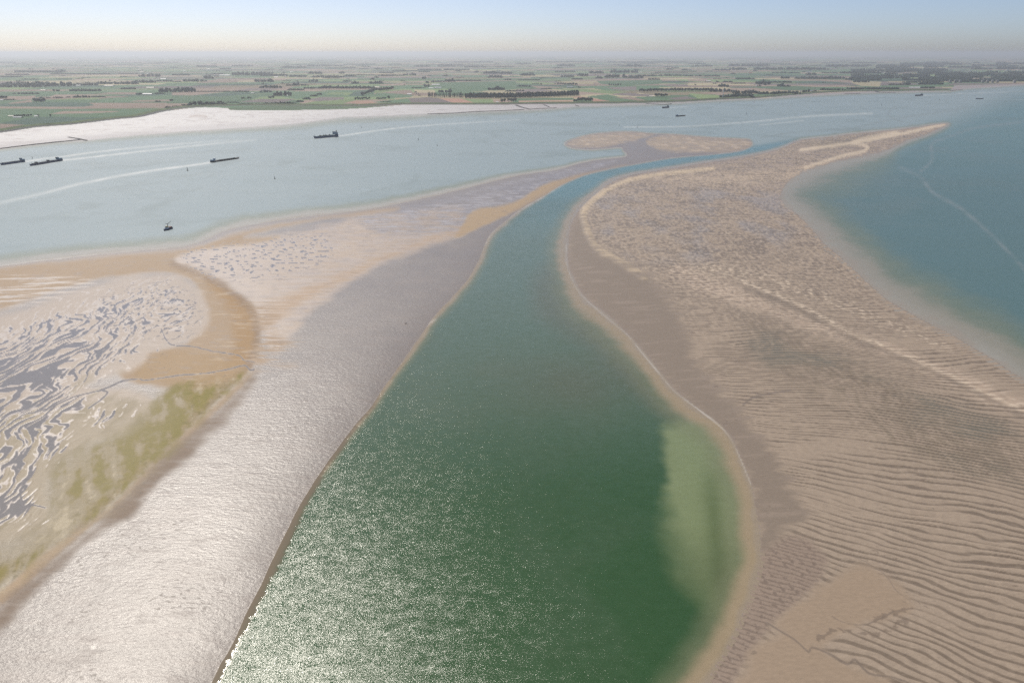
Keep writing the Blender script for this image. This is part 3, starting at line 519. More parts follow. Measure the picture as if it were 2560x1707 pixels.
def tag(o, lab, cat, group=None):
    o['label'] = lab; o['category'] = cat
    if group: o['group'] = group
    return o
def thing(name, lab, cat, loc, rz=0, group=None):
    o = bpy.data.objects.new(name, None); COL.objects.link(o); o.location = loc; o.rotation_euler = (0, 0, rz); return tag(o, lab, cat, group)
def dup(o, parent=None):
    c = o.copy(); COL.objects.link(c); c.parent = parent
    for ch in o.children: dup(ch, c)
    return c
def hull(L, B, zs, free, bowrise, sternrise=0.5, blunt=.86):
    secs = []
    for i in range(15):
        x = -L/2 + L*i/14; q = i/14
        w = B/2 * (min(1, (q/.06)**.5*.5+.5) if q < .06 else 1 if q < blunt else max(.06, (1-((q-blunt)/(1-blunt))**2)))
        zt = free + bowrise*max(0, (q-.88)/.12)**1.2 + sternrise*max(0, (.14-q)/.14)
        xo = 2.5*max(0, (q-.9)/.1)
        secs.append([(x, -w*.9, -1), (x, -w, .6), (x+xo, -w, zt), (x+xo, w, zt), (x, w, .6), (x, w*.9, -1)])
    return MB().loft(secs)
def ship(bow, stern, B, free, hm_, lab, kind, group):
    a, b = gp(*bow), gp(*stern); L = (a - b).length; c = (a + b)/2; rz = math.atan2(a.y - b.y, a.x - b.x)
    o = thing('tanker_ship' if kind == 'tanker' else 'cargo_barge', lab, 'ship' if kind == 'tanker' else 'barge', c, rz, group); h = L/2
    hull(L, B, 0, free, 2.2 if kind != 'tanker' else 3.2, 1.2 if kind != 'tanker' else 2.6).build('hull', M[hm_], o)
    if kind == 'tanker':
        MB().box(-h*.62, h*.68, -B*.42, B*.42, free+.02, free+.9).build('cargo_deck', M['teal'], o)
        p = MB()
        for y in (-1.2, 0, 1.2): p.tube((-h*.6, y, free+1.6), (h*.62, y, free+1.6), .35)
        p.build('deck_pipes', M['steel'], o)
        for x in (-h*.3, h*.02, h*.2, h*.5): MB().box(x-1, x+1, -B*.3, B*.3, free+.9, free+3.4, .3, .3).tube((x, 0, free+3.4), (x, 0, free+7.5), .35, .2).build('manifold_mast', M['steel'], o)
        s = MB().box(-h*.95, -h*.62, -B*.46, B*.46, free+2.61, free+9, .4, .3).build('deckhouse', M['house'], o)
        w = MB().box(-h*.80, -h*.64, -B*.5, B*.5, free+9.02, free+12, .3, .2).build('wheelhouse', M['white'], o)
        MB().box(-h*.645, -h*.632, -B*.44, B*.44, free+10, free+11.3).build('window', M['glass'], w)
        MB().box(-h*.92, -h*.86, -1.8, 1.8, free+9.02, free+14.5, .5, .3).build('funnel', M['rust'], o)
        MB().tube((-h*.72, 0, free+12), (-h*.72, 0, free+17), .35, .15).box(-h*.73, -h*.71, -2, 2, free+15, free+15.4).build('radar_mast', M['white'], o)
        MB().tube((h*.93, 0, free+2.6), (h*.93, 0, free+9), .3, .15).build('foremast', M['steel'], o)
    else:
        if kind != 'low':
            hc = MB()
            n = 8
            for i in range(n):
                x0 = -h*.6 + i*(h*1.42/n); hc.box(x0+.3, x0+h*1.42/n-.3, -B*.4, B*.4, free+.02, free+1.7+.25*(i % 2), .1, .5)
            hc.build('hatch_cover', M['hatch'], o)
        else:
            MB().box(-h*.6, h*.82, -B*.42, -B*.36, free+.02, free+1.3).box(-h*.6, h*.82, B*.36, B*.42, free+.02, free+1.3).box(-h*.6, h*.82, -B*.355, B*.355, free+.02, free+.35).build('cargo_hold', M['steel'], o)
        MB().box(-h*.96, -h*.72, -B*.42, B*.42, free+1.21, free+4.4, .3, .2).build('deckhouse', M['house'], o)
        w = MB().box(-h*.78, -h*.68, -B*.3, B*.3, free+4.42, free+7.2, .4, .3).build('wheelhouse', M['white' if kind == 'low' else 'house'], o)
        MB().box(-h*.684, -h*.673, -B*.24, B*.24, free+5.5, free+6.8).build('window', M['glass'], w)
        MB().tube((h*.9, 0, free+1.5), (h*.9, 0, free+6), .25, .12).build('mast', M['steel'], o)
        if kind == 'gear':
            for x in (-h*.12, h*.62): MB().box(x-2, x+2, -B*.3, B*.3, free+1.98, free+4.3, .5, .6).build('deck_winch', M['steel'], o)
    return o
GS = 'ships on the river'
ship((3,413), (61.5,404.5), 11.4, 3.0, 'blue', 'blue loaded barge at the left edge of the river, hindmost wake line', 'hatch', GS)
ship((76,415), (155,401.5), 11.4, 2.8, 'navy', 'long dark navy barge with deck gear, sailing behind the blue barge', 'gear', GS)
ship((597,396.5), (527,406.5), 10, 1.9, 'black', 'low black barge heading right with white wheelhouse and curved wake', 'low', GS)
ship((786,346.5), (845,341.5), 12, 5.0, 'blue', 'blue tanker ship with pale deckhouse aft and pipes along its deck', 'tanker', GS)
ship((1656,271.2), (1671.5,269.8), 11, 4.5, 'navy', 'small dark barge below the far dike, nearest to the far shore', 'hatch', GS)
ship((1713,290.2), (1690,292), 11, 2.2, 'black', 'low dark barge in mid river beyond the sand island', 'low', GS)
ship((2288,240.6), (2306,239.4), 12, 5.5, 'navy', 'dark ship with long pale wake, off the right end of the dike', 'hatch', GS)
ship((2458,248), (2440,248.3), 11, 2.5, 'navy', 'faint low barge farthest to the right on the river', 'low', GS)
# work boat with a crane
wb = thing('work_boat', 'dark stubby work boat with cream wheelhouse and raised crane off the sandbank', 'boat', gp(420, 574), R(-104)); wb.scale = (.68, .72, .78)
hull(24, 9.5, 0, 2.4, 1.6, .3, .6).build('hull', M['navy'], wb)
MB().box(-1, 6, -3.2, 3.2, 2.43, 5, .2, .2).build('deckhouse', M['white'], wb); w = MB().box(.5, 4.6, -2.2, 2.2, 5.02, 7.6, .4, .3).build('wheelhouse', M['yellow'], wb); MB().box(4.28, 4.42, -1.7, 1.7, 6.1, 7.2).build('window', M['glass'], w)
MB().box(-10.5, -3, -3.6, 3.6, 2.43, 4.6, .1, .1).build('cargo_crate', M['rust'], wb)
cr = MB().tube((-1.8, 0, 2.4), (-1.8, 0, 10.5), .7, .55).build('crane', M['steel'], wb)
MB().tube((-1.8, 0, 10.4), (-9, 4.2, 15.4), .6, .3).tube((-1.8, 0, 10.6), (1.6, -2.2, 12), .45, .3).build('boom', M['steel'], cr)
# buoys
def buoy(u, v, s, col, lab, top='can'):
    o = thing('navigation_buoy', lab, 'buoy', gp(u, v), 0, 'navigation buoys on the river')
    MB().tube((0,0,-.6), (0,0,.9), 1.25*s, 1.2*s, 12).tube((0,0,.9), (0,0,1.3), 1.2*s, .7*s, 12).build('float_body', M[col], o, False)
    b = MB()
    for i in range(4): b.tube((.6*s*math.cos(i*1.571), .6*s*math.sin(i*1.571), 1.3), (.22*s*math.cos(i*1.571), .22*s*math.sin(i*1.571), 4.2*s), .12*s, .09*s, 6)
    b.build('lattice_tower', M[col], o); b = MB()
    (b.tube((0,0,4.2*s), (0,0,5.2*s), .55*s) if top == 'can' else b.tube((0,0,4.2*s), (0,0,5.4*s), .6*s, .05)).build('topmark', M[col], o)
for a in ((81,396.5,1,'steel','small dark buoy above the two left barges'),(469,427,1.5,'steel','dark buoy just under the wake of the low black barge','cone'),(687,447.5,1.1,'steel','small dark buoy alone right of the low black barge'),(904,320.5,1.1,'steel','dark buoy close behind the stern of the blue tanker'),(1046,351,1.5,'steel','largest buoy in mid river right of the tanker','cone'),(1093,365,1,'steel','faint buoy lower right of the largest mid river buoy'),(1342,288.5,1.3,'steel','dark buoy in front of the long stone dam'),(1548,315,1,'green','small buoy just beyond the top of the sand island'),(1593,320,1.2,'steel','thin buoy beyond the middle of the sand island','cone'),(1866,286,1.7,'steel','dark buoy on open river right of the low mid river barge','cone'),(1885,256.5,1.4,'red','reddish buoy close to the far dike'),(1800,259.5,1.2,'green','faint buoy below the wind turbine by the dike'),(2204,264,1.6,'steel','dark buoy left of the faint curved foam line'),(2348,250,1.5,'steel','faint buoy between the two rightmost ships')): buoy(*a)
# two people on the sand
def person(u, v, rz, lab, tilt):
    o = thing('person', lab, 'person', gp(u, v, 1.6), rz, 'people walking on the sandbank'); ez = 0
    P = [(0,0,.95),(0,0,1.2),(0,0,1.42),(0,0,1.52),(0,.02,1.64),(0,.01,1.76)]; Rr = [.15,.14,.16,.06,.095,.07]; ed = [(0,1),(1,2),(2,3),(3,4),(4,5)]
    def chain(i, pts):
        for p, r in pts:
            P.append(p); Rr.append(r); ed.append((i, len(P) - 1)); i = len(P) - 1
        return i
    for sx in (-1, 1):
        s = sx * tilt
        chain(0, [((sx*.1,0,.88),.1),((sx*.1,.1*s+.03,.5),.065),((sx*.1,.18*s-.03,.09),.045),((sx*.1,.18*s+.12,.04),.04)])
        wr = chain(2, [((sx*.19,0,1.40),.065),((sx*.25,-.06*s,1.14),.048),((sx*.26,-.12*s+.06,.90),.032),((sx*.26,-.13*s+.08,.83),.034)])
        for k, (dy, L) in enumerate(((-.03,.075),(-.01,.088),(.012,.08),(.032,.062))):
            chain(wr, [((sx*.26,-.13*s+.08+dy,.80),.009),((sx*.258,-.13*s+.085+dy,.83-L),.008),((sx*.245,-.13*s+.095+dy,.81-L),.007)])
        chain(wr, [((sx*.245,-.13*s+.125,.84),.011),((sx*.24,-.13*s+.145,.80),.009)])
    chain(4, [((0,.115,1.635),.018)])
    me = bpy.data.meshes.new('body'); me.from_pydata(P, ed, []); b = bpy.data.objects.new('body', me); COL.objects.link(b); b.parent = o
    m = b.modifiers.new('skin', 'SKIN'); 
    for i, sv in enumerate(me.skin_vertices[0].data): sv.radius = (Rr[i], Rr[i]); sv.use_root = (i == 0)
    q = b.modifiers.new('sub', 'SUBSURF'); q.levels = q.render_levels = 1; me.materials.append(M['skin'])
    MB().tube((0,0,.9), (0,0,1.2), .2, .19, 12).tube((0,0,1.2), (0,0,1.46), .19, .13, 12).tube((-.19,0,1.41), (-.25,.06*tilt,1.13), .085, .065).tube((-.25,.06*tilt,1.13), (-.26,.12*tilt+.05,.92), .065, .05).tube((.19,0,1.41), (.25,-.06*tilt,1.13), .085, .065).tube((.25,-.06*tilt,1.13), (.26,-.12*tilt+.05,.92), .065, .05).build('jacket', M['coat'], o, True)
    t_ = MB()
    for sx in (-1, 1): t_.tube((sx*.1,0,.95), (sx*.1,.1*sx*tilt+.03,.5), .125, .085).tube((sx*.1,.1*sx*tilt+.03,.5), (sx*.1,.18*sx*tilt-.03,.08), .085, .065)
    t_.build('trousers', M['trou'], o, True); MB().tube((0,-.02,1.62), (0,-.01,1.79), .115, .07, 12).build('hair', M['hair'], o, True)
person(1013.6, 810.5, R(10), 'left walker in dark jacket and trousers on the wet sand', 1); person(1016.9, 810.3, R(-5), 'right walker in dark clothes beside a companion on wet sand', -1)
# ---------------------------------------------------------------- dike and stone dams
def ridge(name, pts, prof, m_, jit=0, n=5, src_open=True):
    P = [gp(u, v) for u, v in spline(pts, False, n)]; bm = bmesh.new(); rows = []
    for i, p in enumerate(P):
        d = (P[min(i+1, len(P)-1)] - P[max(i-1, 0)]).normalized(); nrm = Vector((-d.y, d.x, 0)); 
        rows.append([bm.verts.new(p + nrm*(a + random.uniform(-jit, jit)*.8) + Vector((0, 0, z + (random.uniform(-jit, jit)*.35 if z > 0 else 0)))) for a, z in prof])
    mi = len(prof)
    for r0, r1 in zip(rows, rows[1:]):
        for i in range(mi - 1):
            f = bm.faces.new((r0[i], r1[i], r1[i+1], r0[i+1])); f.material_index = 0 if len(m_) == 1 or i < 2 else 1
    bmesh.ops.recalc_face_normals(bm, faces=bm.faces)
    me = bpy.data.meshes.new(name); bm.to_mesh(me); bm.free(); [me.materials.append(x) for x in m_]
    o = bpy.data.objects.new(name, me); COL.objects.link(o); return o
DIKE = [(-500,396),(-250,364),(0,333),(91,319),(183,312),(292,299),(347,294),(384,286),(413,279),(475,270.3),(560,266.5),(700,265.2),(860,266.3),(940,264.8),(1007,262.5),(1106,262.5),(1215,262.5),(1362,260.5),(1508,259.5),(1618,257.4),(1710,254.9),(1810,249),(1880,246.6),(1919,244),(1963,239.4),(2066,232.6),(2139,229.4),(2260,227.5),(2376,226.4)]
structure(ridge('sea_dike', DIKE, [(-4,-.5),(10,2.2),(22,3.2),(40,8),(46,8),(66,1)], [M['stone'], M['grass']]))
for pts, w, lab in (([(-60,380),(0,372.5),(70,364),(130,357.5),(200,350.5)], 5, 'long dark stone dam along the seaward edge of the bright left mudflat'), ([(172,344),(195,348),(217,352)], 5, 'short dark spur running into the left mudflat'), ([(1069,286),(1130,284),(1180,280.5),(1240,278),(1310,275)], 6, 'low thin stone dam curving along the middle foreshore'), ([(1290,263.5),(1305,269),(1325,274)], 12, 'dark stone groyne slanting from the dike to the long dam'), ([(1325,274),(1345,272.5),(1391,270.6)], 5, 'dark stone dam right of the slanting groyne'), ([(1360,263),(1372,267.5)], 8, 'stubby stone groyne below the dike, left of a shorter one'), ([(1438,263.5),(1447,266.6)], 6, 'shortest stone groyne below the dike, right of a stubby one'), ([(1615,260),(1640,261),(1660,262.5),(1678,260.5)], 6, 'ragged stones off the dike above the small dark barge'), ([(2112,235.6),(2150,234.6)], 8, 'thin stone bar off the right part of the dike'), ([(2190,228.5),(2200,231.6),(2240,232.8)], 16, 'dark stone jetty jutting from the right part of the dike'), ([(2376,228),(2390,226),(2405,224.8)], 8, 'dark breakwater tip at the right end of the dike')):
    tag(ridge('stone_dam', pts, [(-w,-.6),(-w*.35,2.0),(w*.35,2.0),(w,-.6)], [M['stone']], .9, 7), lab, 'stone dam', 'stone dams along the far shore')
# ---------------------------------------------------------------- trees
def crown_mesh(name, kind, seed, m_):
    rnd = random.Random(seed); bm = bmesh.new()
    cl = []
    if kind == 'poplar': cl = [((rnd.uniform(-.06,.06), rnd.uniform(-.06,.06), .22+.7*i/6), .12*(1-.45*abs(i/6-.45))) for i in range(7)]
    else:
        for i in range(11):
            a = rnd.uniform(0, 6.28); r = rnd.uniform(.05,.26); z = rnd.uniform(.38,.82); cl.append(((r*math.cos(a), r*math.sin(a), z), rnd.uniform(.12,.19)))
    for c, r in cl:
        res = bmesh.ops.create_icosphere(bm, subdivisions=1, radius=1)
        for v in res['verts']: v.co = Vector(c) + Vector((v.co.x, v.co.y, v.co.z*1.05))*r*rnd.uniform(.78,1.25)
    for i in range(140):
        c, r = rnd.choice(cl); d = Vector((rnd.gauss(0,1), rnd.gauss(0,1), rnd.gauss(0,1))).normalized(); p = Vector(c) + d*r*rnd.uniform(.9,1.3)
        e = Vector((rnd.gauss(0,1), rnd.gauss(0,1), rnd.gauss(0,1))).normalized()*.035; f = e.cross(d).normalized()*.03
        bm.faces.new([bm.verts.new(p+x) for x in (-e, f, e, -f)])
    me = bpy.data.meshes.new(name); bm.to_mesh(me); bm.free(); me.materials.append(m_); return me
def trunk_mesh(): 
    b = MB().tube((0,0,-.02), (0,0,.45), .022, .014, 6).tube((0,0,.3), (.1,.04,.55), .01, .005, 5).tube((0,0,.33), (-.09,-.05,.58), .01, .005, 5); me = bpy.data.meshes.new('trunk'); b.bm.to_mesh(me); b.bm.free(); me.materials.append(M['bark']); return me
TRK = trunk_mesh(); CRN = {k: [crown_mesh('crown', k, i, M['leaf' if i % 2 else 'leaf2']) for i in range(4)] for k in ('poplar', 'round')}
def hm_of(hz, v): return hz / 5.47 * float(depth_t(v)) / F
def tree(k, x, y, hz, kind, lab, grp, wf=1.0):
    u, v = Z(k, x, y); h = hm_of(hz, v) * random.uniform(.86, 1.1)
    p = gp(u, v); p.z = .9; o = thing({'poplar': 'poplar_tree', 'round': 'leafy_tree'}[kind], lab, 'tree', p, random.uniform(0, 6.28), grp)
    w = h * wf * random.uniform(.85, 1.15); o.scale = (w, w, h)
    for nm, me in (('trunk', TRK), ('crown', random.choice(CRN[kind]))):
        c = bpy.data.objects.new(nm, me); COL.objects.link(c); c.parent = o
def row(k, pts, n, hz, kind, lab, grp, wf=1.0, jy=0):
    p = np.array(pts, float); L = np.concatenate([[0], np.cumsum(np.hypot(*(p[1:] - p[:-1]).T))])
    for i in range(n):
        s = L[-1] * (i + random.uniform(.25, .75)) / n; tree(k, np.interp(s, L, p[:, 0]), np.interp(s, L, p[:, 1]) - random.uniform(0, jy), hz, kind, lab, grp, wf)
row(3, [(1655,640),(2352,640)], 52, 72, 'poplar', 'tall poplar in the dense main part of the long row behind the dike', 'poplars of the long row, dense part', 1.5)
row(4, [(0,636),(500,622),(860,604)], 60, 72, 'poplar', 'tall poplar in the right end of the long row, above a red field', 'poplars of the long row, right end', 1.5)
row(3, [(1150,628),(1640,636)], 26, 68, 'poplar', 'slender poplar with gaps beside it in the thin left end of the long row', 'poplars of the long row, thin end', .8)
row(3, [(240,612),(330,590),(420,556),(540,545),(680,527)], 30, 52, 'round', 'leafy tree in the curved belt left of the long poplar row', 'trees of the curved belt', 1.1, 12)
row(3, [(150,668),(360,668)], 9, 40, 'round', 'low leafy tree in the square copse below the curved belt', 'trees of the square copse', 1.3, 14)
row(3, [(440,662),(580,660)], 7, 38, 'round', 'leafy tree in the small clump right of the square copse', 'trees of the small clump', 1.1); tree(3, 615, 662, 62, 'round', 'single tall tree at the right end of the small clump near the dike', None, .9)
row(3, [(500,697),(650,694)], 9, 20, 'round', 'tiny bush like tree in the short line just behind the dike', 'tiny trees in a short line', 1.1)
row(3, [(2145,694),(2215,694)], 4, 56, 'round', 'dark tree in the left clump between the poplar row and the groyne', 'trees of the left dike clump', 1.0); row(3, [(2240,692),(2352,690)], 5, 56, 'round', 'dark tree in the right clump between the poplar row and the groyne', 'trees of the right dike clump', 1.0)
row(4, [(785,688),(840,688)], 4, 36, 'round', 'low tree at the left foot of the dark block copse on the dike', 'low trees of the block copse', 1.2); row(4, [(845,686),(1045,684)], 16, 54, 'round', 'dense dark tree in the block copse beside the red field', 'tall trees of the block copse', 1.0, 8)
row(4, [(1895,620),(1955,620)], 4, 48, 'round', 'round tree in the left half of the clump beside a cream barn', 'trees left of the gap', 1.0); row(4, [(1975,620),(2065,620)], 5, 48, 'round', 'round tree in the right half of the clump beside a cream barn', 'trees right of the gap', 1.0)
row(4, [(1690,556),(2352,545)], 34, 52, 'round', 'tree in the straight row right of the long lime field', 'trees of the right row', .85); row(5, [(0,548),(300,546)], 15, 50, 'round', 'tree at the right end of the straight row near the wind turbine', 'trees of the right row end', .85)
row(4, [(705,468),(840,466)], 6, 42, 'round', 'tree above the blue grey barn in the middle fields', 'trees above the blue grey barn', .9); row(4, [(1265,472),(1440,470)], 7, 36, 'round', 'tree in the lone clump right of the field turbine', 'trees of the lone clump', .9)
row(1, [(190,898),(440,892)], 9, 40, 'round', 'dark tree around the far left farm by the mudflat', 'trees of the far left farm', 1.0); tree(1, 525, 888, 38, 'round', 'broad dark tree right of the far left farm', None, 1.5); tree(1, 692, 893, 42, 'round', 'lone round tree in a green field right of the far left farm', None, 1.1); tree(1, 1560, 697, 28, 'round', 'lone small tree in mid field above the bright left mudflat', None, 1.0)
WOODS = {1: [(0,50,640,60),(50,210,662,18),(180,530,582,25),(0,600,490,70),(0,600,460,50),(570,1000,472,60),(1000,1340,462,35),(1330,1880,446,40),(1800,2130,426,40),(2130,2352,410,25),(200,860,285,30),(760,980,382,16),(300,520,385,20),(60,400,320,20),(690,1500,310,18),(1620,1880,305,15),(1900,2190,345,45),(1640,1750,345,14),(950,1370,543,38),(740,810,545,45),(1650,1850,515,30),(2150,2352,556,65),(2110,2240,580,20),(460,610,685,72),(620,690,638,14),(720,850,635,20),(900,950,628,20),(990,1220,630,36),(1240,1440,625,22),(1860,1940,590,30),(2250,2352,770,25),(2320,2352,675,35),(2130,2180,690,28),(0,300,350,22)],
 2: [(0,290,556,70),(0,290,540,50),(290,800,550,15),(820,1050,552,20),(1200,1360,556,35),(140,460,410,40),(0,130,415,18),(430,540,372,60),(1130,1400,416,50),(1560,1870,466,22),(1650,1730,462,65),(1880,1980,416,45),(1190,1490,500,42),(1380,1650,606,68),(1310,1380,636,50),(1580,1800,530,28),(1800,2050,508,28),(2040,2352,506,45),(230,740,735,62),(130,230,740,25),(0,120,752,12),(900,1250,726,22),(1250,1700,730,45),(1700,1800,692,28),(1790,1900,655,30),(1890,1990,615,30),(1970,2050,592,28),(750,920,700,16),(950,1000,645,28),(1030,1080,642,28),(820,1390,325,50),(340,620,210,25),(650,800,240,20),(1200,1580,335,35),(1600,1840,345,30),(1850,2050,305,35),(1920,2340,355,35),(0,240,325,25),(550,700,310,20),(1500,1840,225,30),(1840,2352,200,18),(820,1100,200,20),(2140,2352,225,10),(2280,2350,300,35)],
 3: [(0,430,506,40),(340,525,441,42),(100,190,441,45),(0,160,340,30),(160,430,320,12),(360,420,385,28),(410,470,360,28),(470,660,336,22),(660,820,330,14),(820,990,326,38),(480,680,295,20),(660,860,272,22),(860,1010,265,14),(1010,1330,256,22),(1020,1170,282,20),(1360,1720,256,24),(970,1160,207,26),(1280,1520,205,18),(1080,1120,375,60),(1100,1160,484,60),(1110,1160,430,40),(920,1100,500,16),(1180,1230,420,40),(1240,1380,416,20),(1385,1530,412,45),(1530,1870,403,22),(1290,1460,556,38),(1435,1460,554,55),(960,990,560,24),(985,1020,585,24),(1010,1045,605,24),(1960,2170,358,40),(2180,2290,390,24),(1970,2200,525,38),(2075,2120,522,58),(2200,2352,548,22),(1900,2110,302,40),(2110,2290,305,35),(1790,1840,286,35),(1500,2050,150,20),(1640,1940,215,30),(0,160,225,20),(420,530,240,20),(0,430,178,14),(1520,1640,356,12),(1350,1420,336,25)],
 4: [(65,255,330,40),(25,330,390,16),(25,200,479,25),(340,490,515,18),(840,985,336,42),(610,790,348,30),(755,915,382,22),(1095,1190,370,38),(1200,1510,358,60),(1510,1610,362,38),(1615,1740,366,45),(1640,1770,336,25),(1790,1920,338,28),(1955,2005,338,28),(2025,2265,334,26),(2285,2352,336,26),(1800,1970,385,25),(1000,1200,298,40),(1290,1680,290,45),(1600,1680,256,22),(560,810,195,25),(1470,1720,206,35),(530,820,280,20),(500,650,230,18),(2050,2150,248,25),(2270,2352,256,25),(1900,2352,286,14),(270,1100,150,22),(1250,2352,150,20),(840,880,496,25),(0,110,540,25),(0,200,170,20)],
 5: [(0,70,338,22),(90,200,338,20),(220,440,340,22),(320,410,540,72),(310,640,552,45),(620,960,572,45),(445,900,630,45),(600,900,606,40),(960,1530,582,40),(1150,1530,572,36),(1560,1670,560,45),(1700,1800,556,28),(1810,2140,528,32),(2170,2352,520,32),(430,560,483,48),(950,1110,450,65),(960,1000,475,25),(1220,1400,480,25),(1230,1320,470,55),(1270,1395,370,38),(1460,2135,374,38),(1950,1990,346,35),(2180,2290,390,50),(2280,2352,420,38),(650,910,378,25),(590,790,440,18),(480,610,420,25),(370,430,420,30),(1120,1420,425,25),(560,1110,200,35),(900,1910,250,40),(560,800,250,35),(100,350,205,28),(350,570,260,30),(1150,1530,297,22),(1620,1740,322,40),(1900,2200,210,40),(2080,2352,298,30),(1830,2050,295,16),(0,250,170,20),(0,120,275,12),(0,45,255,18)],
 6: [(0,640,516,32),(40,230,420,50),(920,1240,452,45),(750,780,456,60),(940,1130,500,25),(500,740,456,20),(700,900,425,25)] + [(x, x+random.randint(160,420), y, 34) for y in range(250,400,13) for x in range(0,1300,230) if random.random() < .62] + [(x + random.randint(-90, 90), x+random.randint(180,420), y, 40) for y in range(300,425,12) for x in range(1000 + 3*(400-y),2400,260) if random.random() < .7] + [(x, x+random.randint(100,500), y, 26) for y in range(160,250,12) for x in range(0,2300,330) if random.random() < .6]}
tv = bmesh.new(); bmesh.ops.create_icosphere(tv, subdivisions=1, radius=1); ICO = np.array([v.co for v in tv.verts]); ICF = np.array([[v.index for v in f.verts] for f in tv.faces]); tv.free()
rg_ = np.random.default_rng(5); VV, FF = [], []; nvv = 0
def wood(u0, u1, v, hpx, thick=2):
    global nvv
    if v < 136: return
    t = float(depth_t(v)); h = hpx * t / F; 
    x0, y0 = g(u0, v); x1, y1 = g(u1, v); L = abs(float(x1 - x0)); st = max(h * .5, L / 70); n = max(2, int(L / st))
    for r in range(thick):
        for i in range(n):
            if rg_.random() < .07: continue
            hh = h * rg_.uniform(.6, 1.08) * (1 if 0 < i < n-1 else .8); w = st * rg_.uniform(.5, .85)
            c = np.array([min(x0, x1) + L*(i+rg_.random())/n, y0 + r*h*.9 + rg_.uniform(-.3,.3)*h, .8 + hh*.5])
            VV.append(ICO * rg_.uniform(.72, 1.2, (len(ICO), 1)) * np.array([w, w, hh*.52]) + c); FF.append(ICF + nvv); nvv += len(ICO)
for k, L in WOODS.items():
    for x0, x1, y, h in L:
        u, v = Z(k, x0, y); u1, _ = Z(k, x1, y); wood(u, u1, v, h / 5.47)
for i in range(230):
    v = 137.5 + 30 * rg_.random() ** 1.3; u = rg_.uniform(-300, 2860); wood(u, u + rg_.uniform(8, 85), v, rg_.uniform(1.2, 3.2) * (.35 + (v - 137) / 40), 1)
for i in range(120):
    v = rg_.uniform(165, 215); u = rg_.uniform(-300, 2100); wood(u, u + rg_.uniform(3, 26), v, rg_.uniform(2, 4.2), 1)
VV = np.concatenate(VV); FF = np.concatenate(FF); me = bpy.data.meshes.new('woodland'); me.from_pydata(VV.tolist(), [], FF.tolist()); me.materials.append(M['leaf']); wo = bpy.data.objects.new('woodland', me); COL.objects.link(wo); wo['kind'] = 'stuff'
# ---------------------------------------------------------------- farm buildings, turbines, towers
def barn(k, x, y, w, h, roof, lab, name='barn', wall='wall', rz=0):
    u, v = Z(k, x, y); t = float(depth_t(v)); wm_ = w/5.47*t/F; hm2 = max(5., h/5.47*t/F*.8); dp = max(10., min(26., wm_*.5)); p = gp(u, v); p.z = .9
    o = thing(name, lab, 'house' if name == 'house' else 'greenhouse' if name == 'greenhouse' else name.replace('_', ' '), p, rz, 'farm buildings behind the dike'); a = wm_/2; e = hm2*.45
    b = MB().box(-a, a, 0, dp, -.3, e); b.build('wall', M[wall], o)
    bm = bmesh.new(); R_ = [bm.verts.new(q) for q in ((-a-.5,-.6,e-.2),(a+.5,-.6,e-.2),(a+.5,dp/2,hm2),(-a-.5,dp/2,hm2),(-a-.5,dp+.6,e-.2),(a+.5,dp+.6,e-.2),(-a-.5,dp/2,hm2-.35),(a+.5,dp/2,hm2-.35),(-a-.5,-.6,e-.5),(a+.5,-.6,e-.5),(-a-.5,dp+.6,e-.5),(a+.5,dp+.6,e-.5))]
    for f in ((0,1,2,3),(3,2,5,4),(8,6,7,9),(6,10,11,7),(0,3,6,8),(1,9,7,2),(3,4,10,6),(2,7,11,5),(0,8,9,1),(4,5,11,10)): bm.faces.new([R_[i] for i in f])
    bmesh.ops.recalc_face_normals(bm, faces=bm.faces); me = bpy.data.meshes.new('roof'); bm.to_mesh(me); bm.free(); me.materials.append(M[roof]); r = bpy.data.objects.new('roof', me); COL.objects.link(r); r.parent = o
    MB().box(-a*.3, a*.05, -.12, -.003, -.2, e*.8).build('door', M['steel'], o)
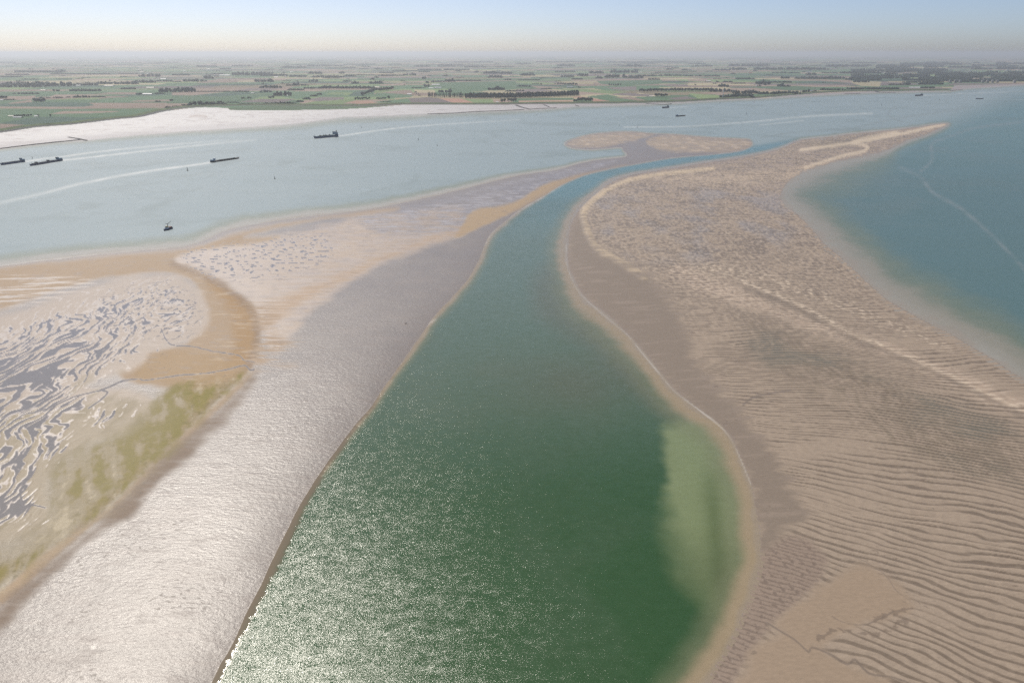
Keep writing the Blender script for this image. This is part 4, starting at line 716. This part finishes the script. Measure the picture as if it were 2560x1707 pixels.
for a in ((1,145,890,75,16,'roofc','cream roofed barn at the left end of the far left farm'),(1,232,908,112,22,'roofg','long grey roofed barn in front of the far left farm trees'),(1,490,892,50,8,'roofw','low pale shed between the far left farm and a broad tree'),(1,585,530,70,16,'roofc','cream farmhouse left of a tall tree above the left brown fields'),(1,575,682,60,16,'roofw','pale barn under the tall clump in the left fields'),(1,1905,258,60,14,'roofc','bright cream barn, upper of two on the far left horizon'),(1,1938,277,60,12,'roofc','bright cream barn, lower of two on the far left horizon'),(1,2232,380,75,18,'roofw','bright white barn right of the long wood on the left'),(1,2030,310,40,10,'roofw','small white barn above the bright white barn on the left'),(1,1485,475,120,22,'roofc','wide cream barn below the long wood on the left'),(1,1050,465,90,9,'roofw','flat pale shed in front of the long wood on the left'),(1,2050,498,105,16,'roofc','long cream barn left of the big dark copse'),(1,2010,590,130,24,'roofw','broad pale barn with a tree at its left, under a white yard'),(1,25,668,40,18,'roofw','pale barn cut by the left picture edge'),(1,2085,152,55,14,'roofc','pale hall almost on the left horizon'),
    (2,165,273,36,14,'roofw','tiny bright barn above the left green fields'),(2,720,328,150,15,'roofw','row of bright white sheds right of a tall wood'),(2,575,328,30,16,'roofc','cream house at the left end of the bright white sheds'),(2,1420,354,52,14,'roofw','bright white barn right of the tall hedge row in the left middle'),(2,1633,283,36,12,'roofw','small white barn beyond the hedge row barn'),(2,498,243,48,12,'roofc','pale barn high in the left haze'),(2,1550,340,26,10,'roofw','tiny white house right of the hedge row barn'),(2,1575,607,18,16,'roofw','small white house at the foot of a broad grove'),(2,1102,570,44,11,'roofg','grey shed along the diagonal hedge'),
    (3,895,588,60,20,'roofw','lone white barn left of the thin poplars'),(3,1255,457,108,16,'roofw','long white roofed barn, upper of the farm in the middle'),(3,1190,505,64,15,'roofw','short white barn, lower left of the farm in the middle'),(3,1282,503,92,24,'roofg','grey white barn, lower right of the farm in the middle'),(3,2225,386,42,17,'roofw','small white farmhouse above the yellow field'),(3,1575,356,60,12,'roofr','red roofed house far behind the middle farm'),(3,2095,697,32,11,'roofw','small pale shed on the dike beside two dark clumps'),(3,1355,550,38,13,'roofw','pale house hidden in trees above the thin poplars'),(3,450,487,62,12,'roofc','cream shed behind the curved belt'),
    (4,130,475,32,17,'roofw','white farmhouse in a small dark grove right of the middle'),(4,740,490,84,20,'roofg','blue grey barn below a clump of trees'),(4,1855,616,72,15,'roofc','cream barn left of the round clump near the dike'),(4,1695,290,62,14,'roofc','cream barn below a big wood right of the middle'),(4,980,152,30,10,'roofw','pale speck of a barn near the middle horizon'),
    (5,285,409,66,15,'roofw','white barn among brown fields on the right'),(5,855,298,50,17,'roofr','red roofed farmhouse on the right horizon fields'),(5,1650,321,50,16,'roofw','white barn, lower of two at a wooded farm on the right'),(5,1655,286,72,18,'roofg','grey hall, upper of two at a wooded farm on the right'),(5,935,472,22,16,'roofw','tiny white house by a tall wood on the right'),(5,635,357,24,12,'roofw','tiny bright house left of a hedge line on the right'),(5,1685,547,26,26,'roofw','bright white house in the trees on the right dike'),(5,1545,550,18,18,'roofg','grey house left of the bright house on the right dike'),
    (6,980,352,16,12,'roofw','tiny white house in the far right woods'),(6,2310,345,24,14,'roofw','bright white hall in the forest at the right edge'),(6,860,498,150,18,'roofw','long pale hall on the right end of the dike'),(6,1320,416,26,24,'roofr','red roofed house left of the first tower blocks')): barn(*a)
barn(5,920,150,700,13,'roofw','long gleaming greenhouse strip near the right horizon','greenhouse'); barn(5,1620,143,260,14,'roofc','gleaming cream greenhouse right of the long strip','greenhouse'); barn(5,1995,160,130,26,'roofc','pale industrial hall in the hazy town on the right','warehouse')
for i, (x, lab) in enumerate(((1345,'leftmost tower block beside the red roofed house'),(1415,'middle block of the left three towers'),(1483,'right block of the left three towers'),(1790,'first of the four towers in the right group'),(1855,'second of the four towers in the right group'),(1923,'third of the four towers in the right group'),(1988,'last of the four towers in the right group'),(2225,'lone squat tower at the far right shore'))):
    p = gp(*Z(6, x, 427)); p.z = .9; o = thing('tower_block', lab, 'tower block', p, R(8), 'tower blocks on the far right shore')
    MB().box(-11, 11, 0, 13, -.3, 24).build('wall', M['conc'], o); MB().box(-4, 4, 3, 9, 24.02, 27).build('roof_house', M['roofg'], o); wn_ = MB()
    for f in range(8):
        for c in range(6): wn_.box(-9.8+c*3.4, -7.6+c*3.4, -.12, -.004, 1.2+f*2.9, 2.9+f*2.9)
    wn_.build('window', M['glass'], o)
def turbine(k, x, y, hub, rot, lab, yaw=0):
    u, v = Z(k, x, y); h = hm_of(hub, v); p = gp(u, v); p.z = .9; o = thing('wind_turbine', lab, 'wind turbine', p, R(yaw), 'wind turbines behind the dike'); 
    MB().tube((0,0,-.3), (0,0,h), 2.3, 1.3, 10).build('tower', M['blade'], o); n_ = MB().box(-1.8, 1.8, -4, 5, h-.2, h+3.2, .2, .3).build('nacelle', M['blade'], o); c = Vector((0, -4.6, h+1.5))
    for i in range(3):
        a = R(rot + 120*i); d = Vector((math.sin(a), 0, math.cos(a))); MB().tube(c, c + d*h*.55, 1.1, .45, 6).build('blade', M['blade'], o)
    MB().tube((0,-5.6,h+1.5), (0,-4,h+1.5), .6, 1.5, 10).build('hub', M['blade'], o)
turbine(5, 474, 636, 88, -6, 'tall white wind turbine standing at the dike in front of a dark copse'); turbine(5, 838, 570, 48, 20, 'smaller wind turbine behind the tree belt on the right'); turbine(4, 1074, 462, 22, 42, 'white turbine with blades in a V, alone in the middle fields')
# ---------------------------------------------------------------- the hazy town on the right: uncountable roofs
bm = MB(); rr_ = random.Random(3)
for i in range(420):
    v = rr_.choice((rr_.uniform(142,162), rr_.uniform(172,186))); u = rr_.uniform(1980, 2620) if v < 165 else rr_.uniform(2180, 2570)
    p = gp(u, v); w = rr_.uniform(8, 34); d = rr_.uniform(8, 20); h = rr_.uniform(5, 11); bm.box(p.x-w, p.x+w, p.y, p.y+d, .6, h, 0, 2)
tw = bm.build('distant_town', M['roofc']); tw['kind'] = 'stuff'
bm = MB()
for i in range(130):
    v = rr_.uniform(138, 172); p = gp(rr_.uniform(-200, 2000), v); w = rr_.uniform(6, 40) * (1 + (172 - v)/40); bm.box(p.x-w, p.x+w, p.y, p.y+16, .6, rr_.uniform(5, 10), 0, 2)
tw = bm.build('distant_farmsteads', M['roofw']); tw['kind'] = 'stuff'
#@@END@@
# ---------------------------------------------------------------- haze: one box of even pale air round everything
hm = bpy.data.materials.new('haze_air'); hm.use_nodes = True; t = hm.node_tree; t.nodes.remove(t.nodes['Principled BSDF'])
pv_ = N(t, 'ShaderNodeVolumePrincipled'); pv_.inputs['Color'].default_value = (.90,.94,.97,1); pv_.inputs['Density'].default_value = 5.6e-5; pv_.inputs['Anisotropy'].default_value = .5
t.links.new(pv_.outputs[0], t.nodes['Material Output'].inputs['Volume'])
bm = bmesh.new(); bmesh.ops.create_cube(bm, size=1); me = bpy.data.meshes.new('haze'); 
for v in bm.verts: v.co = Vector((v.co.x * 260000, v.co.y * 400000, -6 if v.co.z < 0 else 285))
bm.to_mesh(me); me.materials.append(hm); hz = bpy.data.objects.new('haze', me); COL.objects.link(hz); hz['kind'] = 'stuff'
